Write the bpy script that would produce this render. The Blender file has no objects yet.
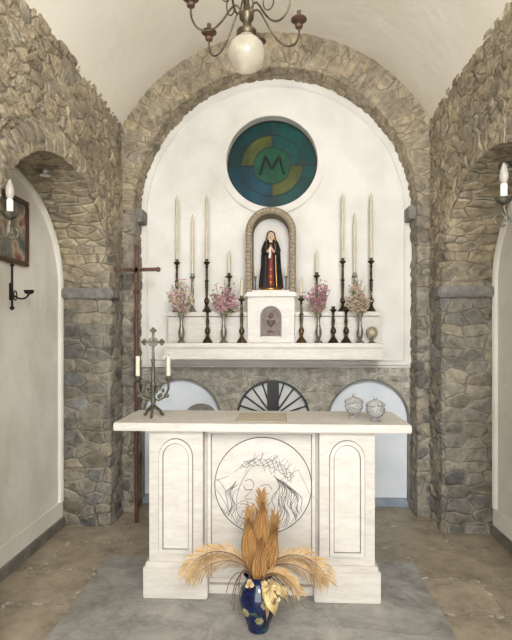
import bpy, bmesh, math, random
from math import sin, cos, pi, sqrt, radians
from mathutils import Vector, Matrix
random.seed(7)
SC = bpy.context.scene
COL = SC.collection
try:
    SC.view_settings.view_transform = 'Standard'
except Exception:
    pass

def lin(c):
    r = []
    for v in c:
        v = v / 255.0
        r.append(v / 12.92 if v <= 0.04045 else ((v + 0.055) / 1.055) ** 2.4)
    return (r[0], r[1], r[2], 1.0)

# ------------------------------------------------------------------ materials
def mat_new(name):
    m = bpy.data.materials.new(name)
    m.use_nodes = True
    nt = m.node_tree
    b = nt.nodes['Principled BSDF']
    return m, nt, b, nt.nodes['Material Output']

def N(nt, typ, **kw):
    n = nt.nodes.new(typ)
    for k, v in kw.items():
        setattr(n, k, v)
    return n

def ramp(nt, stops):
    r = N(nt, 'ShaderNodeValToRGB')
    e = r.color_ramp.elements
    e[0].position = stops[0][0]; e[0].color = stops[0][1]
    e[1].position = stops[-1][0]; e[1].color = stops[-1][1]
    for p, c in stops[1:-1]:
        x = e.new(p); x.color = c
    return r

def noisy(name, c1, c2, scale=6, rough=0.6, metal=0.0, bump=0.15, bscale=40, p=(0.35, 0.65), mapscale=(1, 1, 1), bdist=0.01):
    m, nt, b, out = mat_new(name)
    L = nt.links
    tc = N(nt, 'ShaderNodeTexCoord')
    mp = N(nt, 'ShaderNodeMapping'); mp.inputs['Scale'].default_value = mapscale
    L.new(tc.outputs['Object'], mp.inputs['Vector'])
    n = N(nt, 'ShaderNodeTexNoise'); n.inputs['Scale'].default_value = scale; n.inputs['Detail'].default_value = 5
    L.new(mp.outputs[0], n.inputs['Vector'])
    r = ramp(nt, [(p[0], lin(c1)), (p[1], lin(c2))])
    L.new(n.outputs['Fac'], r.inputs['Fac'])
    L.new(r.outputs['Color'], b.inputs['Base Color'])
    b.inputs['Roughness'].default_value = rough
    b.inputs['Metallic'].default_value = metal
    if bump > 0:
        n2 = N(nt, 'ShaderNodeTexNoise'); n2.inputs['Scale'].default_value = bscale; n2.inputs['Detail'].default_value = 4
        L.new(mp.outputs[0], n2.inputs['Vector'])
        bp = N(nt, 'ShaderNodeBump'); bp.inputs['Strength'].default_value = bump; bp.inputs['Distance'].default_value = bdist
        L.new(n2.outputs['Fac'], bp.inputs['Height'])
        L.new(bp.outputs['Normal'], b.inputs['Normal'])
    return m

def veined(name, base, light, vein, scale=4, mapscale=(1, 1, 4), amt=.5, rough=.4):
    m, nt, b, out = mat_new(name); L = nt.links
    tc = N(nt, 'ShaderNodeTexCoord')
    mp = N(nt, 'ShaderNodeMapping'); mp.inputs['Scale'].default_value = mapscale; L.new(tc.outputs['Object'], mp.inputs['Vector'])
    n = N(nt, 'ShaderNodeTexNoise'); n.inputs['Scale'].default_value = scale; n.inputs['Detail'].default_value = 10; n.inputs['Roughness'].default_value = .62
    L.new(mp.outputs[0], n.inputs['Vector'])
    r = ramp(nt, [(.35, lin(base)), (.6, lin(light))]); L.new(n.outputs['Fac'], r.inputs['Fac'])
    n2 = N(nt, 'ShaderNodeTexNoise'); n2.inputs['Scale'].default_value = scale * .8; n2.inputs['Detail'].default_value = 8; n2.inputs['Distortion'].default_value = .6
    L.new(mp.outputs[0], n2.inputs['Vector'])
    a = N(nt, 'ShaderNodeMath', operation='SUBTRACT'); L.new(n2.outputs['Fac'], a.inputs[0]); a.inputs[1].default_value = .5
    a2 = N(nt, 'ShaderNodeMath', operation='ABSOLUTE'); L.new(a.outputs[0], a2.inputs[0])
    rv = ramp(nt, [(0, (amt, amt, amt, 1)), (.035, (0, 0, 0, 1))]); L.new(a2.outputs[0], rv.inputs['Fac'])
    mx = N(nt, 'ShaderNodeMix', data_type='RGBA'); L.new(rv.outputs['Color'], mx.inputs['Factor']); L.new(r.outputs['Color'], mx.inputs['A']); mx.inputs['B'].default_value = lin(vein)
    L.new(mx.outputs['Result'], b.inputs['Base Color']); b.inputs['Roughness'].default_value = rough
    return m

def stone_mat(name, scale, use_uv=False, disp=0.03, cols=None, mortar=(178, 167, 146), upper=0.35, mw=0.14, moff=0.225, rnd=0.85, warp=0.11, mort_amt=0.68, dark=0.62):
    m, nt, b, out = mat_new(name)
    L = nt.links
    tc = N(nt, 'ShaderNodeTexCoord')
    src = tc.outputs['UV'] if use_uv else tc.outputs['Object']
    nz = N(nt, 'ShaderNodeTexNoise'); nz.inputs['Scale'].default_value = 6.0; nz.inputs['Detail'].default_value = 5; nz.inputs['Roughness'].default_value = .55
    L.new(tc.outputs['Object'], nz.inputs['Vector'])
    sub = N(nt, 'ShaderNodeVectorMath', operation='SUBTRACT'); L.new(nz.outputs['Color'], sub.inputs[0]); sub.inputs[1].default_value = (0.5, 0.5, 0.5)
    scl = N(nt, 'ShaderNodeVectorMath', operation='SCALE'); L.new(sub.outputs[0], scl.inputs[0]); scl.inputs['Scale'].default_value = warp
    add = N(nt, 'ShaderNodeVectorMath', operation='ADD'); L.new(src, add.inputs[0]); L.new(scl.outputs[0], add.inputs[1])
    mp = N(nt, 'ShaderNodeMapping'); mp.inputs['Scale'].default_value = scale
    L.new(add.outputs[0], mp.inputs['Vector'])
    ve = N(nt, 'ShaderNodeTexVoronoi', feature='DISTANCE_TO_EDGE'); ve.inputs['Scale'].default_value = 1.0
    vc = N(nt, 'ShaderNodeTexVoronoi', feature='F1'); vc.inputs['Scale'].default_value = 1.0
    for v in (ve, vc):
        L.new(mp.outputs[0], v.inputs['Vector'])
        v.inputs['Randomness'].default_value = rnd
    sep = N(nt, 'ShaderNodeSeparateColor'); L.new(vc.outputs['Color'], sep.inputs[0])
    cols = cols or [(110, 106, 99), (164, 150, 126), (132, 126, 115), (178, 164, 136), (104, 101, 97), (154, 145, 127), (126, 116, 101), (148, 145, 138)]
    rc = ramp(nt, [(i / (len(cols) - 1), lin(c)) for i, c in enumerate(cols)])
    L.new(sep.outputs[0], rc.inputs['Fac'])
    n2 = N(nt, 'ShaderNodeTexNoise'); n2.inputs['Scale'].default_value = 15; n2.inputs['Detail'].default_value = 12; n2.inputs['Roughness'].default_value = 0.73
    L.new(tc.outputs['Object'], n2.inputs['Vector'])
    rn = ramp(nt, [(0.33, (0.45, 0.44, 0.42, 1)), (0.48, (0.95, 0.95, 0.94, 1)), (0.66, (1.42, 1.40, 1.34, 1))])
    L.new(n2.outputs['Fac'], rn.inputs['Fac'])
    mul = N(nt, 'ShaderNodeMix', data_type='RGBA', blend_type='MULTIPLY'); mul.inputs['Factor'].default_value = 1.0
    L.new(rc.outputs['Color'], mul.inputs['A']); L.new(rn.outputs['Color'], mul.inputs['B'])
    so = N(nt, 'ShaderNodeSeparateXYZ'); L.new(tc.outputs['Object'], so.inputs[0])
    mr = N(nt, 'ShaderNodeMapRange'); mr.inputs['From Min'].default_value = 1.6; mr.inputs['From Max'].default_value = 2.5
    L.new(so.outputs['Z'], mr.inputs['Value'])
    tint = N(nt, 'ShaderNodeMix', data_type='RGBA', blend_type='MIX')
    mm = N(nt, 'ShaderNodeMath', operation='MULTIPLY'); L.new(mr.outputs[0], mm.inputs[0]); mm.inputs[1].default_value = upper
    L.new(mm.outputs[0], tint.inputs['Factor'])
    L.new(mul.outputs['Result'], tint.inputs['A'])
    mul2 = N(nt, 'ShaderNodeMix', data_type='RGBA', blend_type='MULTIPLY'); mul2.inputs['Factor'].default_value = 0.9
    mul2.inputs['A'].default_value = lin((178, 164, 138)); L.new(rn.outputs['Color'], mul2.inputs['B'])
    L.new(mul2.outputs['Result'], tint.inputs['B'])
    n5 = N(nt, 'ShaderNodeTexNoise'); n5.inputs['Scale'].default_value = 8; n5.inputs['Detail'].default_value = 8; n5.inputs['Roughness'].default_value = .6
    L.new(tc.outputs['Object'], n5.inputs['Vector'])
    mj = N(nt, 'ShaderNodeMath', operation='MULTIPLY_ADD'); L.new(n5.outputs['Fac'], mj.inputs[0]); mj.inputs[1].default_value = -0.48; L.new(ve.outputs['Distance'], mj.inputs[2])
    rm = ramp(nt, [(0.01, (1, 1, 1, 1)), (mw, (0, 0, 0, 1))])
    mk = N(nt, 'ShaderNodeMath', operation='ADD'); L.new(mj.outputs[0], mk.inputs[0]); mk.inputs[1].default_value = moff
    L.new(mk.outputs[0], rm.inputs['Fac'])
    mixm = N(nt, 'ShaderNodeMix', data_type='RGBA', blend_type='MIX')
    mf = N(nt, 'ShaderNodeMath', operation='MULTIPLY'); L.new(rm.outputs['Color'], mf.inputs[0]); mf.inputs[1].default_value = mort_amt
    mrt = N(nt, 'ShaderNodeMix', data_type='RGBA', blend_type='MULTIPLY'); mrt.inputs['Factor'].default_value = 0.55
    mrt.inputs['A'].default_value = lin(mortar); L.new(rn.outputs['Color'], mrt.inputs['B'])
    L.new(mf.outputs[0], mixm.inputs['Factor'])
    L.new(tint.outputs['Result'], mixm.inputs['A']); L.new(mrt.outputs['Result'], mixm.inputs['B'])
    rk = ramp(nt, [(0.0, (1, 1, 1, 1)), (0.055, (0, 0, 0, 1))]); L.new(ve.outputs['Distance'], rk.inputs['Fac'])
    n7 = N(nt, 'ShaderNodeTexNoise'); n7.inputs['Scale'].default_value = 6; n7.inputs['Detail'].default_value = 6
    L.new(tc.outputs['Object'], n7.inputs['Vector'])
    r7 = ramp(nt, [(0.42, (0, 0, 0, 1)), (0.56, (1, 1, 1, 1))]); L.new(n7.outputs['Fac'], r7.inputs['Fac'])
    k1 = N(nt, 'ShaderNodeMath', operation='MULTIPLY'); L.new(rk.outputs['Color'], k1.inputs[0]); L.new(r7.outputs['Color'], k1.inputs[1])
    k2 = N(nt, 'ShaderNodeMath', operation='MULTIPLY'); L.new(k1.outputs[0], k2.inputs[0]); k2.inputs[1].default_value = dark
    dk = N(nt, 'ShaderNodeMix', data_type='RGBA', blend_type='MIX'); L.new(k2.outputs[0], dk.inputs['Factor'])  # narrow gaps between stones, their occlusion shade painted into the colour
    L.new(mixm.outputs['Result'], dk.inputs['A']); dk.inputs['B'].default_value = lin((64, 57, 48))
    n8 = N(nt, 'ShaderNodeTexNoise'); n8.inputs['Scale'].default_value = 2.3; n8.inputs['Detail'].default_value = 9
    L.new(tc.outputs['Object'], n8.inputs['Vector'])
    r8 = ramp(nt, [(0.38, (0.80, 0.79, 0.78, 1)), (0.6, (1.08, 1.07, 1.05, 1))]); L.new(n8.outputs['Fac'], r8.inputs['Fac'])
    st = N(nt, 'ShaderNodeMix', data_type='RGBA', blend_type='MULTIPLY'); st.inputs['Factor'].default_value = 1.0
    L.new(dk.outputs['Result'], st.inputs['A']); L.new(r8.outputs['Color'], st.inputs['B'])
    L.new(st.outputs['Result'], b.inputs['Base Color'])
    b.inputs['Roughness'].default_value = 0.88
    b.inputs['Specular IOR Level'].default_value = 0.25
    rh = ramp(nt, [(0.0, (0, 0, 0, 1)), (0.08, (0.50, 0.50, 0.50, 1)), (0.20, (0.75, 0.75, 0.75, 1)), (0.40, (0.85, 0.85, 0.85, 1))])
    L.new(ve.outputs['Distance'], rh.inputs['Fac'])
    a1 = N(nt, 'ShaderNodeMath', operation='MULTIPLY_ADD'); L.new(n2.outputs['Fac'], a1.inputs[0]); a1.inputs[1].default_value = 1.4; L.new(rh.outputs['Color'], a1.inputs[2])
    a2 = N(nt, 'ShaderNodeMath', operation='MULTIPLY_ADD'); L.new(sep.outputs[1], a2.inputs[0]); a2.inputs[1].default_value = 0.5; L.new(a1.outputs[0], a2.inputs[2])
    d = N(nt, 'ShaderNodeDisplacement'); d.inputs['Midlevel'].default_value = 1.6; d.inputs['Scale'].default_value = disp
    L.new(a2.outputs[0], d.inputs['Height'])
    L.new(d.outputs[0], out.inputs['Displacement'])
    m.displacement_method = 'BOTH'
    return m

GREYS = [(106, 103, 99), (150, 144, 131), (124, 121, 116), (160, 151, 133), (96, 94, 92), (136, 132, 124), (120, 112, 99), (130, 131, 130)]
M = {}
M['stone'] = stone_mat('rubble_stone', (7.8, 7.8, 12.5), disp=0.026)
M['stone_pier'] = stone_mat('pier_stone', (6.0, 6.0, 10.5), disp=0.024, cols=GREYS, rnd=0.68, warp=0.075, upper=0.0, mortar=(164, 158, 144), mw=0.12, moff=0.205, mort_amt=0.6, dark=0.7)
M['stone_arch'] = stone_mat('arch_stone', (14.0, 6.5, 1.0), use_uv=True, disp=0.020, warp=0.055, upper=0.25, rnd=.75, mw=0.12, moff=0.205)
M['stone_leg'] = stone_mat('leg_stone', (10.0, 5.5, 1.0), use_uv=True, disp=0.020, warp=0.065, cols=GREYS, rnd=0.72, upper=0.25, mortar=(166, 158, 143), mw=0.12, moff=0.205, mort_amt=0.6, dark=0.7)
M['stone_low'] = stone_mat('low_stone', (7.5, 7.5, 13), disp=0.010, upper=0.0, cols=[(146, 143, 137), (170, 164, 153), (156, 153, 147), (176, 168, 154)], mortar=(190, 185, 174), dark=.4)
M['stone_low'].displacement_method = 'BUMP'
M['plaster'] = noisy('white_plaster', (210, 206, 198), (223, 220, 213), 3.5, 0.9, bump=0.35, bscale=8, bdist=0.03, p=(.3, .6))
M['plaster_side'] = noisy('aged_plaster', (210, 205, 193), (230, 227, 218), 2.2, 0.9, bump=0.4, bscale=6, bdist=0.04, p=(.3, .62))
M['plaster_cool'] = noisy('cool_white_plaster', (210, 216, 222), (224, 228, 232), 2.5, 0.9, bump=0.1, bscale=9, bdist=0.02)
M['ceil'] = noisy('ceiling_plaster', (228, 222, 206), (237, 232, 220), 1.6, 0.9, bump=0.25, bscale=6, bdist=0.03)
M['marble'] = veined('travertine_marble', (188, 181, 171), (200, 194, 184), (170, 162, 151), 5, (1, 1, 5), .35)
M['marble2'] = veined('pale_marble', (194, 188, 179), (205, 199, 190), (176, 168, 158), 6, (1, 1, 3), .3)
M['joint_and_shade'] = noisy('grey_joint_and_shade', (110, 106, 100), (126, 122, 116), 10, 0.6, bump=0.0)
M['inset'] = noisy('beige_stone', (164, 153, 132), (182, 171, 150), 20, 0.6, bump=0.05)
M['grey_trim'] = noisy('grey_stone_trim', (100, 98, 94), (134, 130, 122), 22, 0.8, bump=0.6, bscale=25)
M['base'] = noisy('grey_baseboard', (98, 95, 89), (124, 120, 112), 10, 0.6, bump=0.1)
M['base_blue'] = noisy('blue_grey_baseboard', (124, 138, 150), (142, 154, 164), 10, 0.5, bump=0.05)
M['black'] = noisy('black_iron', (24, 22, 20), (46, 40, 34), 30, 0.45, 0.7, bump=0.2)
M['dbronze'] = noisy('aged_dark_bronze', (40, 33, 26), (80, 66, 46), 35, 0.42, 0.75, bump=0.15)
M['bronze'] = noisy('dark_bronze', (56, 46, 32), (112, 92, 60), 40, 0.4, 0.8, bump=0.15)
M['verdi'] = noisy('patinated_bronze', (62, 64, 56), (108, 102, 86), 60, 0.5, 0.6, bump=0.3)
M['pewter'] = noisy('old_pewter', (108, 104, 96), (158, 154, 144), 30, 0.4, 0.7, bump=0.1)
M['brass'] = noisy('aged_brass', (70, 63, 50), (112, 102, 82), 30, 0.4, 0.8, bump=0.1)
M['brown'] = noisy('brown_wood', (66, 46, 36), (90, 62, 48), 20, 0.5, bump=0.1)
M['wood'] = noisy('rusty_dark_wood', (66, 38, 26), (98, 60, 42), 12, 0.55, bump=0.2, mapscale=(6, 6, 1))
M['wax'] = noisy('candle_wax', (194, 184, 160), (210, 202, 182), 12, 0.5, bump=0.0)
M['white'] = noisy('white_enamel', (214, 211, 204), (226, 223, 218), 10, 0.35, bump=0.0)
M['gold'] = noisy('gilding', (166, 124, 52), (196, 156, 80), 40, 0.35, 0.9, bump=0.1)
M['skin'] = noisy('painted_flesh', (200, 162, 136), (212, 178, 154), 20, 0.5, bump=0.0)
M['robe'] = noisy('black_velvet', (16, 15, 20), (32, 28, 36), 20, 0.75, bump=0.2)
M['red'] = noisy('red_satin', (96, 26, 30), (124, 42, 40), 20, 0.5, bump=0.1)
M['linen'] = noisy('white_linen', (200, 194, 186), (218, 212, 204), 20, 0.8, bump=0.1)
M['line'] = noisy('engraved_line', (66, 65, 68), (88, 86, 88), 20, 0.7, bump=0.0)
M['niche_stone'] = noisy('shell_mosaic', (96, 84, 68), (156, 140, 116), 90, 0.8, bump=0.6, bscale=90)
M['bead'] = noisy('shell_bead', (132, 120, 100), (172, 158, 134), 60, 0.8, bump=0.4, bscale=90)
M['plaque'] = noisy('brown_grey_plaque', (84, 70, 64), (108, 92, 84), 30, 0.5, 0.2, bump=0.2)
M['chalice'] = noisy('low_relief', (58, 47, 42), (76, 64, 57), 30, 0.5, 0.2, bump=0.1)
M['palegrey'] = noisy('pale_grey_pane', (190, 192, 190), (208, 209, 205), 5, 0.6, bump=0.0)
M['barmetal'] = noisy('dark_window_bar', (40, 40, 40), (58, 56, 54), 8, 0.6, bump=0.0)
M['palm'] = noisy('dried_palm', (162, 130, 84), (194, 162, 114), 18, 0.85, bump=0.2)
M['palm2'] = noisy('dried_palm_upright', (148, 110, 62), (184, 144, 90), 18, 0.85, bump=0.2)
M['husk'] = noisy('golden_husk', (132, 94, 50), (182, 140, 84), 10, 0.85, bump=0.5, mapscale=(22, 22, 1))
M['stem'] = noisy('dark_stem', (74, 54, 34), (108, 82, 54), 20, 0.8, bump=0.1)
M['lead'] = noisy('window_lead', (12, 22, 16), (20, 32, 24), 20, 0.6, 0.0, bump=0.0)
M['leafgreen'] = noisy('faded_green', (102, 112, 76), (138, 142, 102), 20, 0.8, bump=0.1)

def flat_petal(name, c1, c2):
    return noisy(name, c1, c2, 25, 0.8, bump=0.0)
M['pink'] = flat_petal('magenta_petals', (178, 102, 138), (206, 146, 172))
M['pale'] = flat_petal('pale_petals', (200, 184, 152), (218, 194, 180))
M['rose'] = flat_petal('rose_petals', (190, 136, 148), (214, 180, 180))

m, nt, b, o = mat_new('cobalt_glaze'); L = nt.links
tc = N(nt, 'ShaderNodeTexCoord'); n = N(nt, 'ShaderNodeTexNoise'); n.inputs['Scale'].default_value = 16; n.inputs['Detail'].default_value = 6
L.new(tc.outputs['Object'], n.inputs['Vector'])
r = ramp(nt, [(0.36, lin((6, 8, 26))), (0.48, lin((14, 28, 74))), (0.56, lin((9, 17, 42))), (0.62, lin((24, 62, 66))), (0.70, lin((104, 88, 48)))])
L.new(n.outputs['Fac'], r.inputs['Fac']); L.new(r.outputs['Color'], b.inputs['Base Color'])
b.inputs['Roughness'].default_value = 0.1
M['glaze'] = m
M['relief'] = noisy('straw_flower', (190, 166, 116), (214, 196, 152), 20, 0.8, bump=0.05)
M['blossom'] = noisy('cream_olive_glaze', (92, 88, 60), (140, 130, 94), 40, 0.25, bump=0.05)

def glass(name, col, rough=0.08, alpha_mix=0.55, bump=0.3, ior=1.2):
    m, nt, b, out = mat_new(name); L = nt.links
    b.inputs['Base Color'].default_value = lin(col)
    b.inputs['Roughness'].default_value = rough
    b.inputs['Transmission Weight'].default_value = alpha_mix
    b.inputs['IOR'].default_value = ior
    n = N(nt, 'ShaderNodeTexNoise'); n.inputs['Scale'].default_value = 30
    tc = N(nt, 'ShaderNodeTexCoord'); L.new(tc.outputs['Object'], n.inputs['Vector'])
    bp = N(nt, 'ShaderNodeBump'); bp.inputs['Strength'].default_value = bump; bp.inputs['Distance'].default_value = 0.005
    L.new(n.outputs['Fac'], bp.inputs['Height']); L.new(bp.outputs[0], b.inputs['Normal'])
    return m
M['glass'] = glass('frosted_glass', (222, 222, 220), 0.20, 0.8, 0.0, 1.2)
M['globe'] = glass('ribbed_globe_glass', (210, 203, 186), 0.12, 0.6, 0.3, 1.35)
M['bulb'] = glass('opal_bulb', (196, 192, 182), 0.15, 0.55, 0.0, 1.3)

def stained(name, col, st=0.10):
    m, nt, b, out = mat_new(name); L = nt.links
    tc = N(nt, 'ShaderNodeTexCoord'); n = N(nt, 'ShaderNodeTexNoise'); n.inputs['Scale'].default_value = 7; n.inputs['Detail'].default_value = 3
    L.new(tc.outputs['Object'], n.inputs['Vector'])
    c = lin(col)
    r = ramp(nt, [(0.3, (c[0] * .6, c[1] * .6, c[2] * .6, 1)), (0.7, (c[0] * 1.3, c[1] * 1.3, c[2] * 1.3, 1))])
    L.new(n.outputs['Fac'], r.inputs['Fac'])
    L.new(r.outputs['Color'], b.inputs['Base Color']); L.new(r.outputs['Color'], b.inputs['Emission Color'])
    b.inputs['Emission Strength'].default_value = st
    b.inputs['Roughness'].default_value = 0.45
    b.inputs['Specular IOR Level'].default_value = 0.2
    return m
GL = [stained('glass_teal', (12, 62, 58)), stained('glass_green', (20, 72, 48)), stained('glass_blue', (12, 56, 70)),
      stained('glass_olive', (70, 76, 32)), stained('glass_deep', (9, 47, 47))]

# floor
m, nt, b, out = mat_new('stone_floor_slabs'); L = nt.links
tc = N(nt, 'ShaderNodeTexCoord')
mp = N(nt, 'ShaderNodeMapping'); mp.inputs['Location'].default_value = (0.32, 0.2, 0)
nw = N(nt, 'ShaderNodeTexNoise'); nw.inputs['Scale'].default_value = 6; L.new(tc.outputs['Object'], nw.inputs['Vector'])
sw = N(nt, 'ShaderNodeVectorMath', operation='SCALE'); L.new(nw.outputs['Color'], sw.inputs[0]); sw.inputs['Scale'].default_value = 0.008
aw = N(nt, 'ShaderNodeVectorMath', operation='ADD'); L.new(tc.outputs['Object'], aw.inputs[0]); L.new(sw.outputs[0], aw.inputs[1])
L.new(aw.outputs[0], mp.inputs['Vector'])
def brick(ms, sm):
    bk = N(nt, 'ShaderNodeTexBrick'); bk.offset = 0.45
    for k, v in (('Scale', 1.0), ('Brick Width', 0.80), ('Row Height', 0.42), ('Mortar Size', ms), ('Mortar Smooth', sm), ('Bias', 0.0)):
        bk.inputs[k].default_value = v
    L.new(mp.outputs[0], bk.inputs['Vector'])
    return bk
bk = brick(0.003, 0.3)
bk.inputs['Color1'].default_value = lin((144, 133, 116)); bk.inputs['Color2'].default_value = lin((156, 145, 127)); bk.inputs['Mortar'].default_value = lin((108, 99, 86))
n = N(nt, 'ShaderNodeTexNoise'); n.inputs['Scale'].default_value = 4.2; n.inputs['Detail'].default_value = 14; n.inputs['Roughness'].default_value = 0.82
L.new(tc.outputs['Object'], n.inputs['Vector'])
r = ramp(nt, [(0.36, (0.46, 0.445, 0.42, 1)), (0.48, (0.90, 0.89, 0.87, 1)), (0.64, (1.28, 1.26, 1.21, 1))])
L.new(n.outputs['Fac'], r.inputs['Fac'])
mx = N(nt, 'ShaderNodeMix', data_type='RGBA', blend_type='MULTIPLY'); mx.inputs['Factor'].default_value = 1
L.new(bk.outputs['Color'], mx.inputs['A']); L.new(r.outputs['Color'], mx.inputs['B'])
bk2 = brick(0.03, 1.0)
n3 = N(nt, 'ShaderNodeTexNoise'); n3.inputs['Scale'].default_value = 12; n3.inputs['Detail'].default_value = 12; n3.inputs['Roughness'].default_value = 0.82
L.new(tc.outputs['Object'], n3.inputs['Vector'])
ad = N(nt, 'ShaderNodeMath', operation='MULTIPLY_ADD'); L.new(bk2.outputs['Fac'], ad.inputs[0]); ad.inputs[1].default_value = 0.09; L.new(n3.outputs['Fac'], ad.inputs[2])
r3 = ramp(nt, [(0.61, (0, 0, 0, 1)), (0.67, (0.9, 0.9, 0.9, 1))]); L.new(ad.outputs[0], r3.inputs['Fac'])
mx2 = N(nt, 'ShaderNodeMix', data_type='RGBA'); L.new(r3.outputs['Color'], mx2.inputs['Factor'])
L.new(mx.outputs['Result'], mx2.inputs['A']); mx2.inputs['B'].default_value = lin((208, 203, 192))
L.new(mx2.outputs['Result'], b.inputs['Base Color'])
b.inputs['Roughness'].default_value = 0.42
bp = N(nt, 'ShaderNodeBump'); bp.inputs['Strength'].default_value = 0.3; bp.inputs['Distance'].default_value = 0.004
L.new(bk.outputs['Fac'], bp.inputs['Height']); bp.invert = True
L.new(bp.outputs[0], b.inputs['Normal'])
M['floor'] = m

m, nt, b, out = mat_new('grey_mottled_marble'); L = nt.links
tc = N(nt, 'ShaderNodeTexCoord')
n = N(nt, 'ShaderNodeTexNoise'); n.inputs['Scale'].default_value = 4.5; n.inputs['Detail'].default_value = 15; n.inputs['Roughness'].default_value = 0.78; n.inputs['Distortion'].default_value = 0.3
mp = N(nt, 'ShaderNodeMapping'); mp.inputs['Scale'].default_value = (1, 1.25, 1); mp.inputs['Rotation'].default_value = (0, 0, 0.6)
L.new(tc.outputs['Object'], mp.inputs['Vector']); L.new(mp.outputs[0], n.inputs['Vector'])
r = ramp(nt, [(0.34, lin((106, 103, 98))), (0.47, lin((136, 133, 127))), (0.56, lin((150, 147, 141))), (0.68, lin((168, 165, 158)))])
L.new(n.outputs['Fac'], r.inputs['Fac'])
n2 = N(nt, 'ShaderNodeTexNoise'); n2.inputs['Scale'].default_value = 2.2; n2.inputs['Detail'].default_value = 9; n2.inputs['Distortion'].default_value = 1.0
L.new(mp.outputs[0], n2.inputs['Vector'])
a = N(nt, 'ShaderNodeMath', operation='SUBTRACT'); L.new(n2.outputs['Fac'], a.inputs[0]); a.inputs[1].default_value = .5
a2 = N(nt, 'ShaderNodeMath', operation='ABSOLUTE'); L.new(a.outputs[0], a2.inputs[0])
rv = ramp(nt, [(0, (.4, .4, .4, 1)), (.02, (0, 0, 0, 1))]); L.new(a2.outputs[0], rv.inputs['Fac'])
mx = N(nt, 'ShaderNodeMix', data_type='RGBA'); L.new(rv.outputs['Color'], mx.inputs['Factor']); L.new(r.outputs['Color'], mx.inputs['A']); mx.inputs['B'].default_value = lin((92, 89, 84))
L.new(mx.outputs['Result'], b.inputs['Base Color'])
b.inputs['Roughness'].default_value = 0.4
M['greymarble'] = m

m, nt, b, out = mat_new('faded_painting'); L = nt.links
tc = N(nt, 'ShaderNodeTexCoord'); n = N(nt, 'ShaderNodeTexNoise'); n.inputs['Scale'].default_value = 7; n.inputs['Detail'].default_value = 2
L.new(tc.outputs['Object'], n.inputs['Vector'])
r = ramp(nt, [(0.35, lin((84, 92, 92))), (0.48, lin((128, 122, 108))), (0.58, lin((176, 162, 142))), (0.7, lin((122, 78, 66)))])
L.new(n.outputs['Fac'], r.inputs['Fac']); L.new(r.outputs['Color'], b.inputs['Base Color']); b.inputs['Roughness'].default_value = 0.25
M['painting'] = m

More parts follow.
